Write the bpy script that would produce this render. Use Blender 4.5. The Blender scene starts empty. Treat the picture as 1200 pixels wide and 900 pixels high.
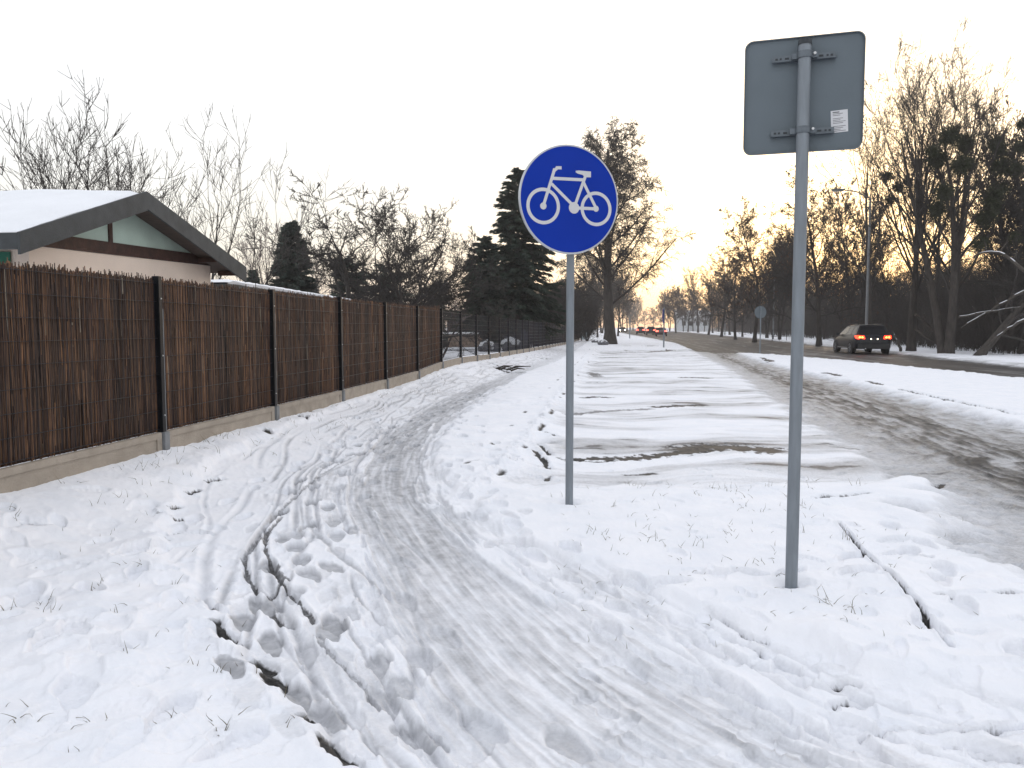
import bpy, bmesh, math, random
import numpy as np
from mathutils import Vector, Matrix
R = math.radians
random.seed(7); rs = np.random.RandomState(11)
SC = bpy.context.scene
COL = SC.collection

# ------------------------------------------------------------------ camera, sky, sun, exposure
F = 930.0; TH = math.atan(66 / 930); CH = 1.4
cam = bpy.data.cameras.new('camera'); camo = bpy.data.objects.new('camera', cam); COL.objects.link(camo)
camo.location = (0, 0, CH); camo.rotation_euler = (math.pi / 2 - TH, 0, 0)
cam.sensor_width = 36; cam.lens = 36 * F / 1200; cam.clip_start = 0.05; cam.clip_end = 4000
SC.camera = camo
SUN_EL, SUN_AZ = R(8), R(23)
w = bpy.data.worlds.new('World'); SC.world = w; w.use_nodes = True
nt = w.node_tree; nt.nodes.clear()
sky = nt.nodes.new('ShaderNodeTexSky'); sky.sky_type = 'NISHITA'; sky.sun_disc = False
sky.sun_elevation = SUN_EL; sky.sun_rotation = SUN_AZ; sky.air_density = 1.2; sky.dust_density = 1.6; sky.ozone_density = 1.0
bg1 = nt.nodes.new('ShaderNodeBackground'); bg1.inputs['Strength'].default_value = 0.05
nt.links.new(sky.outputs[0], bg1.inputs['Color'])
# thin even cloud cover: a pale veil, brighter and warmer low over the sun
tc = nt.nodes.new('ShaderNodeTexCoord'); sep = nt.nodes.new('ShaderNodeSeparateXYZ')
nt.links.new(tc.outputs['Generated'], sep.inputs[0])
mr = nt.nodes.new('ShaderNodeMapRange'); mr.inputs['From Min'].default_value = 0.0; mr.inputs['From Max'].default_value = 0.55
nt.links.new(sep.outputs['Z'], mr.inputs['Value'])
ramp = nt.nodes.new('ShaderNodeValToRGB'); cr = ramp.color_ramp
cr.elements[0].position = 0.0; cr.elements[0].color = (0.80, 0.76, 0.73, 1)
cr.elements[1].position = 1.0; cr.elements[1].color = (0.97, 0.985, 1.04, 1)
e = cr.elements.new(0.35); e.color = (0.97, 0.945, 0.955, 1)
nt.links.new(mr.outputs[0], ramp.inputs[0])
dotn = nt.nodes.new('ShaderNodeVectorMath'); dotn.operation = 'DOT_PRODUCT'
dotn.inputs[1].default_value = (math.sin(SUN_AZ) * math.cos(R(4)), math.cos(SUN_AZ) * math.cos(R(4)), math.sin(R(4)))
nt.links.new(tc.outputs['Generated'], dotn.inputs[0])
gl = nt.nodes.new('ShaderNodeMapRange'); gl.interpolation_type = 'SMOOTHERSTEP'
gl.inputs['From Min'].default_value = 0.90; gl.inputs['From Max'].default_value = 1.0
gl.inputs['To Min'].default_value = 0; gl.inputs['To Max'].default_value = 0.6
nt.links.new(dotn.outputs['Value'], gl.inputs['Value'])
mx = nt.nodes.new('ShaderNodeMix'); mx.data_type = 'RGBA'
nt.links.new(gl.outputs[0], mx.inputs['Factor']); nt.links.new(ramp.outputs[0], mx.inputs['A'])
mx.inputs['B'].default_value = (1.18, 1.03, 0.82, 1)
cn = nt.nodes.new('ShaderNodeTexNoise'); cn.inputs['Scale'].default_value = 2.2; cn.inputs['Detail'].default_value = 4
nt.links.new(tc.outputs['Generated'], cn.inputs['Vector'])
cm = nt.nodes.new('ShaderNodeMapRange'); cm.inputs['To Min'].default_value = 0.9; cm.inputs['To Max'].default_value = 1.08
nt.links.new(cn.outputs['Fac'], cm.inputs['Value'])
bg2 = nt.nodes.new('ShaderNodeBackground'); nt.links.new(mx.outputs['Result'], bg2.inputs['Color'])
mm = nt.nodes.new('ShaderNodeMath'); mm.operation = 'MULTIPLY'; mm.inputs[1].default_value = 0.80
nt.links.new(cm.outputs[0], mm.inputs[0]); nt.links.new(mm.outputs[0], bg2.inputs['Strength'])
ad = nt.nodes.new('ShaderNodeAddShader'); wo = nt.nodes.new('ShaderNodeOutputWorld')
nt.links.new(bg1.outputs[0], ad.inputs[0]); nt.links.new(bg2.outputs[0], ad.inputs[1]); nt.links.new(ad.outputs[0], wo.inputs[0])
sl = bpy.data.lights.new('sun', 'SUN'); sl.energy = 0.8; sl.angle = R(14); sl.color = (1.0, 0.80, 0.62)
so = bpy.data.objects.new('sun', sl); COL.objects.link(so)
d = Vector((math.sin(SUN_AZ) * math.cos(R(7)), math.cos(SUN_AZ) * math.cos(R(7)), math.sin(R(7))))
so.rotation_euler = (-d).to_track_quat('-Z', 'Y').to_euler(); so.location = (30, 90, 40)
SC.view_settings.view_transform = 'Standard'; SC.view_settings.look = 'None'
SC.view_settings.exposure = 0.31; SC.view_settings.gamma = 1; SC.view_settings.use_curve_mapping = False
SC.cycles.max_bounces = 6; SC.cycles.diffuse_bounces = 3; SC.cycles.transparent_max_bounces = 12

# ------------------------------------------------------------------ measuring helpers
def ray(px, py):
    x = (px - 600) / F; u = (450 - py) / F
    return x, math.cos(TH) + math.sin(TH) * u, -math.sin(TH) + math.cos(TH) * u
def G(px, py, z=0.0):                                   # point of the ground seen at a photo pixel
    x, y, v = ray(px, py); t = (z - CH) / v
    return (x * t, y * t)
def at(px, py, Y):                                      # point at distance Y seen at a photo pixel
    x, y, v = ray(px, py); t = Y / y
    return Vector((x * t, Y, CH + v * t))

# ------------------------------------------------------------------ noise
_perm = np.random.RandomState(3).permutation(256).astype(np.int64); _perm = np.concatenate([_perm, _perm])
_ga = np.random.RandomState(4).rand(256) * 2 * np.pi; _gx = np.cos(_ga); _gy = np.sin(_ga)
def perlin(x, y):
    xi = np.floor(x).astype(np.int64); yi = np.floor(y).astype(np.int64)
    xf = x - xi; yf = y - yi; xi &= 255; yi &= 255
    u = xf * xf * xf * (xf * (xf * 6 - 15) + 10); v = yf * yf * yf * (yf * (yf * 6 - 15) + 10)
    def g(ix, iy, fx, fy):
        h = _perm[_perm[ix & 255] + (iy & 255)]
        return _gx[h] * fx + _gy[h] * fy
    a = g(xi, yi, xf, yf); b = g(xi + 1, yi, xf - 1, yf); c = g(xi, yi + 1, xf, yf - 1); e_ = g(xi + 1, yi + 1, xf - 1, yf - 1)
    return (a * (1 - u) + b * u) * (1 - v) + (c * (1 - u) + e_ * u) * v * 1.0
def fbm(x, y, o=4, seed=0.0, gain=0.5):
    s = np.zeros_like(x); a = 1.0
    for k in range(o):
        s += a * perlin(x * 2 ** k + 17.3 * (k + 1) + seed, y * 2 ** k + 9.1 * (k + 1) - seed); a *= gain
    return s * 1.5
def sstep(a, b, x):
    t = np.clip((x - a) / (b - a), 0, 1); return t * t * (3 - 2 * t)

def spline(pts, n=8):                                   # Catmull-Rom through the points
    P = [np.array(p, float) for p in pts]; P = [2 * P[0] - P[1]] + P + [2 * P[-1] - P[-2]]
    out = []
    for i in range(1, len(P) - 2):
        for k in range(n):
            t = k / n
            out.append(0.5 * ((2 * P[i]) + (-P[i - 1] + P[i + 1]) * t + (2 * P[i - 1] - 5 * P[i] + 4 * P[i + 1] - P[i + 2]) * t * t
                              + (-P[i - 1] + 3 * P[i] - 3 * P[i + 1] + P[i + 2]) * t ** 3))
    out.append(P[-2]); return np.array(out)
def line_coords(x, y, line):                            # along and across a polyline (right side positive)
    line = np.asarray(line, float); best = np.full(x.shape, 1e18); S = np.zeros_like(x); T = np.zeros_like(x); acc = 0.0
    for i in range(len(line) - 1):
        a = line[i]; b = line[i + 1]; ab = b - a; L = math.hypot(*ab); ux, uy = ab / L
        dx = x - a[0]; dy = y - a[1]; s = dx * ux + dy * uy; sc = np.clip(s, 0, L)
        if i == 0: sc = np.minimum(s, L)
        if i == len(line) - 2: sc = np.maximum(s, 0) if i else s
        ex = dx - sc * ux; ey = dy - sc * uy; dd = ex * ex + ey * ey
        m = dd < best; best = np.where(m, dd, best)
        sg = np.where(dx * uy - dy * ux >= 0, 1.0, -1.0)
        S = np.where(m, acc + sc, S); T = np.where(m, sg * np.sqrt(dd), T); acc += L
    return S, T
def sdf(x, y, poly):                                    # signed distance, negative inside
    poly = np.asarray(poly, float); n = len(poly); dmin = np.full(x.shape, 1e18); ins = np.zeros(x.shape, bool)
    for i in range(n):
        a = poly[i]; b = poly[(i + 1) % n]; ex, ey = b - a; wx = x - a[0]; wy = y - a[1]
        t = np.clip((wx * ex + wy * ey) / (ex * ex + ey * ey), 0, 1)
        dmin = np.minimum(dmin, (wx - ex * t) ** 2 + (wy - ey * t) ** 2)
        c = ((a[1] > y) != (b[1] > y))
        with np.errstate(divide='ignore', invalid='ignore'):
            xi = a[0] + (y - a[1]) * ex / (ey if ey != 0 else 1e-12)
        ins ^= c & (x < xi)
    return np.where(ins, -1, 1) * np.sqrt(dmin)

# ------------------------------------------------------------------ plan of the place
def fence_x(Y):
    return np.where(Y < 19.9, -4.20 + 0.1215 * Y, -1.782 + 0.131 * (Y - 19.9))
_fz = ([-60, 5, 12, 17, 20, 23, 27, 32, 45, 70, 110], [.2, .21, .2, .22, .33, .35, .27, .23, .1, -.1, -.1])
def fence_z(Y): return np.interp(Y, _fz[0], _fz[1])

PATH_L = [(0.9, -6), (0.45, 0.0), (-0.05, 1.6), (-0.52, 2.44), (-0.89, 2.97), (-1.55, 3.91), (-2.25, 5.01), (-2.68, 6.25), (-2.80, 7.78), (-2.65, 11.18), (-1.85, 18.0), (0.2, 34.0), (10.0, 108.95)]
PATH_R = [(10.6, 104.0), (2.6, 38.25), (0.55, 25.27), (-0.55, 15.0), (-0.86, 10.5), (-0.75, 8.0), (-0.31, 6.25), (0.11, 5.01), (0.70, 4.25), (1.15, 3.58), (1.8, 2.9), (2.8, 2.3), (4.2, 1.9), (6.5, 1.2), (6.5, -6)]
PATH = np.vstack([spline(PATH_L, 5), spline(PATH_R, 5)])
ICE = spline([(3.6, -1.0), (1.6, 1.2), (0.42, 2.6), (-0.12, 3.7), (-0.72, 5.5), (-1.16, 7.4), (-1.33, 11.0), (-0.85, 17.0), (1.0, 30.0), (4.8, 58.0), (10.2, 104.0)], 6)
ACC_L = [(14.9, 72.6), (11.0, 48), (7.63, 28.35), (4.95, 14.5), (4.05, 9.4), (3.7, 7.2), (3.25, 5.22), (2.9, 3.0), (2.9, -30)]
ACC_R = [(7.0, -30), (7.0, 5.0), (7.26, 11.18), (8.1, 16.68), (9.02, 23.27), (10.27, 31.82), (12.0, 41.0), (13.2, 44.0)]
ACCESS = np.vstack([spline(ACC_R, 5), [(18, 60), (22, 90), (19.5, 95)], spline(ACC_L, 5)])
ACC_C = spline([(5.2, -30), (5.2, 4.0), (5.7, 9.0), (6.6, 14), (8.2, 25), (10.2, 36), (14, 56), (19, 80)], 5)
MAIN_N = [(13.9, -60), (14.0, 0), (14.05, 21.7), (14.2, 33.45), (13.8, 39.0), (12.9, 44.0), (11.4, 50), (14.9, 72.6), (19, 110), (22.5, 145), (28, 200), (44, 327), (90, 600), (170, 1000)]
MAIN_F = [(185, 1000), (110, 600), (63.0, 327), (44.0, 187), (32.5, 110), (24.7, 65.3), (20.3, 40), (18.31, 28.35), (17.2, 15), (17.0, 0), (17.0, -60)]
MAIN = np.array(MAIN_N + MAIN_F)
MAIN_C = spline([(15.5, -60), (15.5, 0), (16.2, 28), (17.5, 42), (20.3, 68), (26, 110), (36, 187), (53, 327), (100, 600), (178, 1000)], 4)
ISL = np.array([(12.3, 43.4), (12.75, 43.3), (13.3, 39.55), (13.6, 33.45), (13.5, 21.7), (13.4, 0), (13.4, -30), (7.6, -30), (7.6, 5), (7.9, 11.18), (8.75, 16.68), (9.6, 23.27), (10.75, 31.5), (11.9, 40)])
PARK = np.array([(0.05, 6.9), (0.55, 11.5), (1.3, 17.5), (3.2, 32), (5.4, 49), (13.2, 51.5), (11.5, 40), (9.0, 27.5), (6.3, 14.5), (5.2, 9.4), (4.4, 7.6), (3.0, 7.1), (2.0, 6.9)])
KERB_P = spline([(-0.35, 6.3), (0.0, 8.0), (0.45, 11.2), (1.15, 17), (3.1, 32), (5.3, 50)], 6)     # step at the head of the parking bays
KERB_A = spline([G(955, 585), G(1000, 640), G(1050, 690), G(1105, 750), G(1180, 850)], 5)          # kerb of the grass strip at the right

def dline(P, w_, dep, amt): return (np.array(P, float), w_, dep, amt)
def gl_(*p): return [G(*q) for q in p]
LINES = [  # melted or scraped lines: points, half width, depth, darkness
    dline(gl_((286, 655), (300, 632), (322, 604), (345, 582), (372, 558), (400, 542), (440, 522), (500, 498), (560, 470)), 0.016, 0.016, 0.42),
    dline(gl_((288, 650), (300, 632), (316, 612), (330, 598)), 0.018, 0.016, 0.5),
    dline(gl_((311, 622), (311, 645), (320, 662), (331, 683), (350, 703), (368, 728)), 0.013, 0.016, .66),
    dline(gl_((286, 652), (290, 672), (302, 690), (316, 698), (330, 684), (318, 664)), 0.013, 0.016, .66),
    dline(gl_((370, 740), (392, 768), (420, 795), (445, 830)), 0.010, 0.014, 0.35),
    dline(gl_((300, 638), (316, 622), (330, 606)), 0.010, 0.012, 0.6),
    dline(gl_((302, 775), (312, 786), (324, 800), (330, 806)), 0.040, 0.032, 1.0),
    dline(gl_((252, 734), (264, 744), (272, 751), (281, 760)), 0.028, 0.032, 1.0),
    dline(gl_((233, 704), (243, 712), (250, 718)), 0.02, 0.04, 1.0),
    dline(gl_((357, 849), (368, 855)), 0.026, 0.03, 1.0), dline(gl_((384, 874), (396, 888), (412, 902)), 0.036, 0.032, 1.0),
    dline(gl_((316, 716), (325, 722), (338, 732)), 0.024, 0.03, .7), dline(gl_((318, 662), (334, 678)), 0.03, 0.02, .6),
    dline(gl_((182, 633), (196, 633)), 0.022, 0.03, 1.0), dline(gl_((187, 611), (196, 610)), 0.028, 0.03, 1.0), dline(gl_((204, 623), (216, 621)), 0.016, 0.02, .7),
    dline(gl_((222, 584), (233, 580)), 0.030, 0.03, 1.0), dline(gl_((243, 572), (262, 568)), 0.030, 0.03, .9), dline(gl_((200, 602), (210, 598)), 0.022, 0.03, .95), dline(gl_((205, 610), (214, 608)), 0.014, 0.02, .9),
    dline(gl_((983, 620), (1003, 643), (1026, 668), (1050, 692), (1080, 724), (1114, 764)), 0.012, 0.035, 1.0),
    dline(gl_((955, 588), (975, 586), (1000, 586), (1018, 584)), 0.030, 0.025, 0.95),
    dline(gl_((1094, 570), (1100, 566), (1106, 560)), 0.03, 0.02, 0.9),
    dline(gl_((1010, 856), (1050, 852), (1090, 858), (1140, 857), (1200, 850)), 0.012, 0.035, 0.45),
    dline(gl_((1110, 872), (1150, 878), (1195, 884)), 0.012, 0.025, 0.3),
    dline(gl_((845, 728), (870, 742), (900, 753)), 0.010, 0.02, 0.5),
    dline(gl_((800, 523), (830, 520), (865, 521), (905, 525)), 0.22, 0.012, 0.9),
    dline(gl_((672, 535), (705, 534), (745, 533), (790, 528), (830, 523)), 0.13, 0.012, 0.88),
    dline(gl_((655, 534), (700, 538), (725, 536)), 0.04, 0.01, 0.8),
    dline(gl_((735, 553), (752, 552), (765, 551)), 0.05, 0.01, 0.85),
    dline(gl_((770, 475), (800, 473), (822, 473)), 0.14, 0.012, 0.85),
    dline(gl_((665, 484), (690, 481), (715, 479), (760, 477)), 0.12, 0.01, 0.55),
    dline(gl_((800, 441), (815, 441), (828, 442)), 0.16, 0.01, 0.9),
    dline(gl_((685, 464), (700, 463), (712, 464)), 0.12, 0.012, 0.8),
    dline(gl_((690, 447), (708, 447)), 0.10, 0.012, 0.6), dline(gl_((694, 436), (699, 440)), 0.2, 0.012, 0.6),
    dline(gl_((725, 412), (760, 412), (787, 410)), 0.30, 0.012, 0.9), dline(gl_((722, 406), (775, 406)), 0.3, 0.01, 0.7),
    dline(gl_((628, 520), (645, 530)), 0.035, 0.025, 0.95), dline(gl_((628, 530), (642, 546)), 0.035, 0.025, 0.95),
    dline(gl_((640, 507), (650, 511)), 0.03, 0.02, 0.9), dline(gl_((638, 560), (644, 554)), 0.03, 0.02, 0.8),
    dline(gl_((893, 420), (905, 425)), 0.14, 0.03, 0.95), dline(gl_((968, 438), (985, 442)), 0.12, 0.03, 0.95),
    dline(gl_((1018, 449), (1030, 452)), 0.10, 0.03, 0.95),
    dline(gl_((1055, 458), (1090, 466), (1130, 475), (1160, 481), (1187, 488)), 0.085, 0.06, 1.0),
]
# exposed dark edge of the paving at the left of the path: centre pixel, half sizes in metres, turn
HOLES = [
         (988, 800, .018, .05, 1.5), (996, 823, .014, .06, 1.7), (1066, 598, .03, .05, 1.5), (1086, 661, .014, .03, 1.5), (1089, 686, .016, .035, 1.5), (1072, 657, .012, .03, 1.5), (1180, 704, .009, .07, 1.5), (1107, 707, .012, .04, 1.5),
         (40, 633, .014, .06, 1.5), (888, 762, .01, .025, 1.4), (600, 545, .04, .05, .5), (355, 508, .07, .07, 1.5), (313, 522, .06, .06, 1.5), (640, 420, .2, .3, 1.5), (597, 436, .16, .5, 1.6), (583, 434, .12, .3, 1.6)]
def feet():                                             # trodden footprints: x, y, heading, half length, half width, depth, greyness
    r = np.random.RandomState(5); out = []
    def trail(pts, step, wob, dep, grey, size=1.0, spread=0.10):
        P = spline([G(*p) for p in pts], 6); L = np.cumsum([0] + [math.hypot(*(P[i + 1] - P[i])) for i in range(len(P) - 1)])
        s = 0.1; side = 1
        while s < L[-1]:
            i = min(np.searchsorted(L, s) - 1, len(P) - 2); i = max(i, 0); t = (s - L[i]) / (L[i + 1] - L[i]); p = P[i] * (1 - t) + P[i + 1] * t
            d_ = (P[i + 1] - P[i]); d_ /= math.hypot(*d_); nrm = np.array([d_[1], -d_[0]])
            p = p + nrm * side * spread + r.randn(2) * wob
            out.append((p[0], p[1], math.atan2(d_[1], d_[0]) + r.randn() * .15, .135 * size * r.uniform(.9, 1.1), .05 * size * r.uniform(.9, 1.1), 1.45 * dep * r.uniform(.7, 1.2), min(1, 1.3 * grey * r.uniform(.6, 1.2))))
            s += step * r.uniform(.8, 1.2); side = -side
    trail([(470, 880), (400, 800), (340, 690), (330, 640), (360, 570), (450, 510), (560, 460)], .33, .05, .022, .85)
    trail([(540, 880), (450, 780), (385, 690), (375, 620), (420, 560), (500, 500)], .36, .06, .018, .6)
    trail([(330, 840), (300, 740), (325, 700), (340, 720)], .30, .03, .024, .9)
    trail([(640, 880), (520, 760), (470, 690), (420, 640), (400, 600)], .5, .08, .014, .5)
    trail([(1180, 890), (1000, 830), (850, 750), (720, 690), (640, 650), (560, 590), (520, 540)], .34, .05, .022, .08)
    trail([(1000, 890), (880, 800), (760, 740), (680, 690), (600, 650)], .40, .06, .02, .1)
    trail([(1190, 800), (1100, 700), (1080, 650), (1040, 620)], .34, .05, .02, .12)
    trail([(760, 690), (870, 680), (940, 690), (1060, 650), (1180, 640)], .28, .05, .022, .1)
    trail([(620, 560), (560, 520), (545, 480), (600, 450)], .36, .08, .018, .1)
    trail([(60, 880), (140, 800), (60, 700), (150, 640)], .42, .10, .028, .05, 1.1)
    trail([(200, 880), (260, 820), (190, 700)], .45, .12, .026, .02, 1.1)
    trail([(20, 760), (110, 690), (180, 650), (330, 560), (450, 490)], .42, .10, .026, .03)
    for k in range(260):
        px = r.uniform(280, 640); py = r.uniform(430, 880); p = G(px, py)
        t = float(line_coords(np.array([p[0]]), np.array([p[1]]), ICE)[1][0])
        if abs(t) < .40: continue
        out.append((p[0], p[1], r.uniform(1.1, 2.4), r.uniform(.08, .14), r.uniform(.035, .05), r.uniform(.006, .016), r.uniform(0, .35)))
    for k in range(220):
        p = G(r.uniform(640, 1200), r.uniform(540, 890))
        out.append((p[0], p[1], r.uniform(0, 3.1), r.uniform(.03, .12), r.uniform(.02, .045), r.uniform(.004, .018), 0.0))
    for k in range(110):
        p = G(r.uniform(0, 320), r.uniform(600, 890))
        out.append((p[0], p[1], r.uniform(0, 3.1), r.uniform(.05, .16), r.uniform(.03, .07), r.uniform(.006, .022), 0.0))
    return out
FEET = feet()

def plan_fields(x, y):
    f = [sdf(x, y, PATH), sdf(x, y, ACCESS), sdf(x, y, MAIN), sdf(x, y, ISL), sdf(x, y, PARK)]
    for ln in (ICE, ACC_C, MAIN_C, KERB_P): f += list(line_coords(x, y, ln))
    return f
def terrain(x, y, fields=None):
    """height, grey (packed ice), brown (slush), dark (bare) for every point"""
    out = {}
    tf = x - fence_x(y)
    zf = fence_z(y) * sstep(-0.02, 1.1, 1.1 - np.clip(tf, -5, 1.1)) 
    z = zf.copy()
    dp, da, dm, di, dk, ps, pt, as_, at_, ms, mt, ks, kt = fields or plan_fields(x, y)
    order = np.argsort(y, kind='stable'); ysort = y[order]
    def near(cx0, cx1, cy0, cy1):
        q = order[np.searchsorted(ysort, cy0):np.searchsorted(ysort, cy1)]; return q[(x[q] > cx0) & (x[q] < cx1)]
    edge_n = fbm(x * 2.2, y * 2.2, 4, 3.0) * 0.10
    path = sstep(0.06, -0.06, dp + edge_n * 0.8)
    acc = sstep(0.2, -0.2, da + edge_n * 2) * sstep(-0.1, 0.2, di)
    main = sstep(0.25, -0.25, dm + edge_n * 2) * sstep(-0.1, 0.2, di)
    isl = sstep(0.12, -0.12, di + edge_n)
    park = sstep(0.3, -0.3, dk + edge_n * 2)
    road = np.maximum(acc, main)
    hard = np.maximum(np.maximum(path, road), park)
    verge = (1 - hard)
    r_ = np.hypot(x, y)
    # broad shape
    z += 0.045 * verge - 0.005 * isl - 0.03 * park - 0.04 * acc - 0.05 * main
    far = sstep(120, 600, r_)
    z += far * 1.5 * fbm(x / 130, y / 130, 3, 8.0) * (1 - road) + far * 0.0
    # lumpy snow
    lump = fbm(x * 1.3, y * 1.3, 3, 1.0) * 0.022 + fbm(x * 4.2, y * 4.2, 3, 2.0) * 0.009
    calm = .25 + .95 * sstep(-.35, .45, fbm(x * .45, y * .45, 3, 81.0))
    z += lump * calm * (0.25 + 0.9 * verge) * (1 - 0.9 * road) * np.where(isl > .5, .35, 1)
    rid = 1 - np.abs(perlin(x * 3.1 + 3, y * 5.2 + 7)) * 2.2
    z += 0.005 * np.clip(rid, 0, 1) ** 3 * verge
    # coordinates along the ways
    wob = fbm(ps * 0.6, pt * 0 + 2.0, 2, 5.0) * 0.10
    grey = np.zeros_like(x); brown = np.zeros_like(x); dark = np.zeros_like(x)
    wid = 0.34 + 0.26 * sstep(5.0, 2.2, y) * (y > -5)
    streak = fbm(ps * 0.7, pt * 9 + .4 * perlin(ps * 1.5, pt * 2), 4, 6.0); streak2 = fbm(ps * 5.0, pt * 16, 4, 9.0); fine = fbm(ps * 1.1, pt * 34, 3, 10.0)
    icem = sstep(wid + 0.07, wid - 0.09, np.abs(pt + wob * .3) + streak * 0.20 + fine * .06 + streak2 * 0.05) * (1 - 0.5 * sstep(17, 30, y))
    grey = np.maximum(grey, icem * path * np.clip((0.78 - .40 * sstep(6.2, 3.0, y)) + 0.30 * streak + .30 * fine + .22 * streak2, 0.05, 1))
    pg = sstep(0.0, 0.55, fbm(ps * 1.1, pt * 3.0, 4, 12.0) + 0.10) * path * sstep(1.3, .5, np.abs(pt))
    grey = np.maximum(grey, pg * np.clip(.34 + .3 * fine + .25 * streak2, 0, .7))
    z -= icem * path * 0.022
    z += (streak * 0.004 + fine * .0022 + streak2 * .0016) * path * icem
    ruts = [(-1.42, .016, .012), (-.95, .014, .012), (-.78, .012, .012), (-.62, .012, .012), (-.42, .012, .008), (.40, .014, .010), (.60, .012, .012), (.75, .013, .014), (.95, .014, .014), (1.38, .016, .012), (-1.28, .026, .016), (-1.10, .020, .014), (-.86, .022, .018), (-.70, .020, .014), (-.53, .018, .010), (-.30, .02, .006), (-.1, .02, .005), (.2, .022, .006), (.54, .026, .012), (.66, .020, .014), (.86, .024, .016), (1.02, .02, .012), (1.25, .028, .012), (1.5, .03, .012)]
    for i, (tt, ww, dd) in enumerate(ruts):
        o = fbm(ps * 0.35 + i * 3.3, ps * 0 + i * 7.7, 2, i * 1.7) * 0.22
        q = np.exp(-((pt - tt - o) / ww) ** 2); br = sstep(-.45, .1, fbm(ps * 0.8 + i * 5, ps * 0 + 1.5 * i, 2, 2.2))
        z -= q * dd * br * path; z += np.exp(-((np.abs(pt - tt - o) - ww * 2.0) / (ww * .8)) ** 2) * dd * .4 * path * br
        grey = np.maximum(grey, q * br * path * (0.75 if -1.2 < tt < 0 else .3))
    z += fbm(x * 11, y * 11, 3, 4.4) * 0.0042 * path * (1 - icem * .7) * calm
    # packed, car-crossed bays
    pk_w = fbm(x * .5, y * .5, 2, 20.0) * .5; pk_s = fbm(x * 0.22 + 0.05 * y, (y + pk_w) * 1.0 - x * 0.10, 4, 21.0); pk_f = fbm(x * 1.3, (y + pk_w) * 4.2 - x * .3, 4, 22.0)
    grey = np.maximum(grey, park * np.clip(0.06 + 0.60 * pk_s + 0.42 * pk_f, 0, .85))
    brown = np.maximum(brown, park * np.clip(0.10 + 0.30 * pk_s, 0, .35))
    dark = np.maximum(dark, park * sstep(0.50, 0.85, pk_s * .6 + pk_f * .62) * .60)
    z += pk_f * 0.0035 * park
    # access road: slush in long streaks
    sa = fbm(as_ * 0.22, at_ * 2.6, 4, 31.0); sb = fbm(as_ * 1.2, at_ * 8.0, 4, 32.0); sc_ = fbm(x * 5, y * 5, 4, 33.0)
    slush = np.clip(0.80 + 0.38 * sa + 0.42 * sb + .3 * sc_, 0, 1) * sstep(0.05, -1.1 + .7 * sstep(-.6, 1.6, at_), da + edge_n * 2.5)
    brown = np.maximum(brown, acc * slush); grey = np.maximum(grey, acc * 0.75)
    wheel = 0
    for tt in (-1.35, -0.2, 1.15, 2.1): wheel = wheel + np.exp(-((at_ - tt + sa * .3) / .24) ** 2)
    dark = np.maximum(dark, acc * np.clip(0.24 + 0.36 * wheel + 0.35 * sa + .60 * sb, 0, 1) * sstep(-.2, -1.1, da) * .78)
    z += (sb * 0.014 + sc_ * 0.012) * acc - wheel * .01 * acc
    # main road: wet, mostly bare
    m1 = fbm(ms * 0.06, mt * 1.7, 4, 41.0); m2 = fbm(ms * .5, mt * 3.0, 3, 42.0)
    brown = np.maximum(brown, main * np.clip(.8 + .2 * m1, 0, 1)); grey = np.maximum(grey, main * .8)
    dark = np.where(main > .02, np.maximum(dark, main * np.clip(0.80 + 0.30 * m1 + .22 * m2, 0.4, 1)), dark)
    # light salt-crust stripe at far kerb
    # dark lines
    ln = fbm(x * 9, y * 9, 3, 51.0)
    for P, w0, dep, amt in LINES:
        x0, y0 = P.min(0) - 0.8; x1, y1 = P.max(0) + 0.8
        m = near(x0, x1, y0, y1)
        if not len(m): continue
        s_, t_ = line_coords(x[m], y[m], P)
        Lt = sum(math.hypot(*(P[i + 1] - P[i])) for i in range(len(P) - 1))
        e_ = np.abs(t_) + ln[m] * w0 * .8; fall = sstep(-w0 * 1.5, 0, s_) * sstep(Lt + w0 * 1.5, Lt, s_)
        q = sstep(w0 * 1.1, w0 * .75, e_) * fall
        z[m] -= dep * sstep(w0 * 1.6, w0 * .6, e_) * fall
        if w0 < .05: z[m] += dep * .35 * np.exp(-((np.abs(t_) - w0 * 2.2) / (w0 * .8)) ** 2) * fall
        dark[m] = np.maximum(dark[m], q * amt)
        brown[m] = np.maximum(brown[m], q * .15)
    for (px, py, hw, hl, an) in HOLES:
        cx, cy = G(px, py, 0.04 if px < 320 else 0.0); m = near(cx - hl - .3, cx + hl + .3, cy - hl - .3, cy + hl + .3)
        if not len(m): continue
        # an: heading; drawn along the kerb direction
        a2 = R(90) + (an - 1.5) * 1.2 + .35 if px < 420 else R(0) if 1.4 < an else R(150)
        if px < 420: a2 = R(118) if py > 700 else R(15)
        ca, sa2 = math.cos(a2), math.sin(a2); dx = x[m] - cx; dy = y[m] - cy
        u = dx * ca + dy * sa2; v = -dx * sa2 + dy * ca
        e_ = np.sqrt((u / hl) ** 2 + (v / (hw * 1.5)) ** 2) + ln[m] * .5
        q = sstep(1.15, .85, e_); z[m] -= sstep(1.5, .8, e_) * .045; dark[m] = np.maximum(dark[m], q)
    # footprints
    fp = np.zeros_like(x); fr = np.zeros_like(x)
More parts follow.
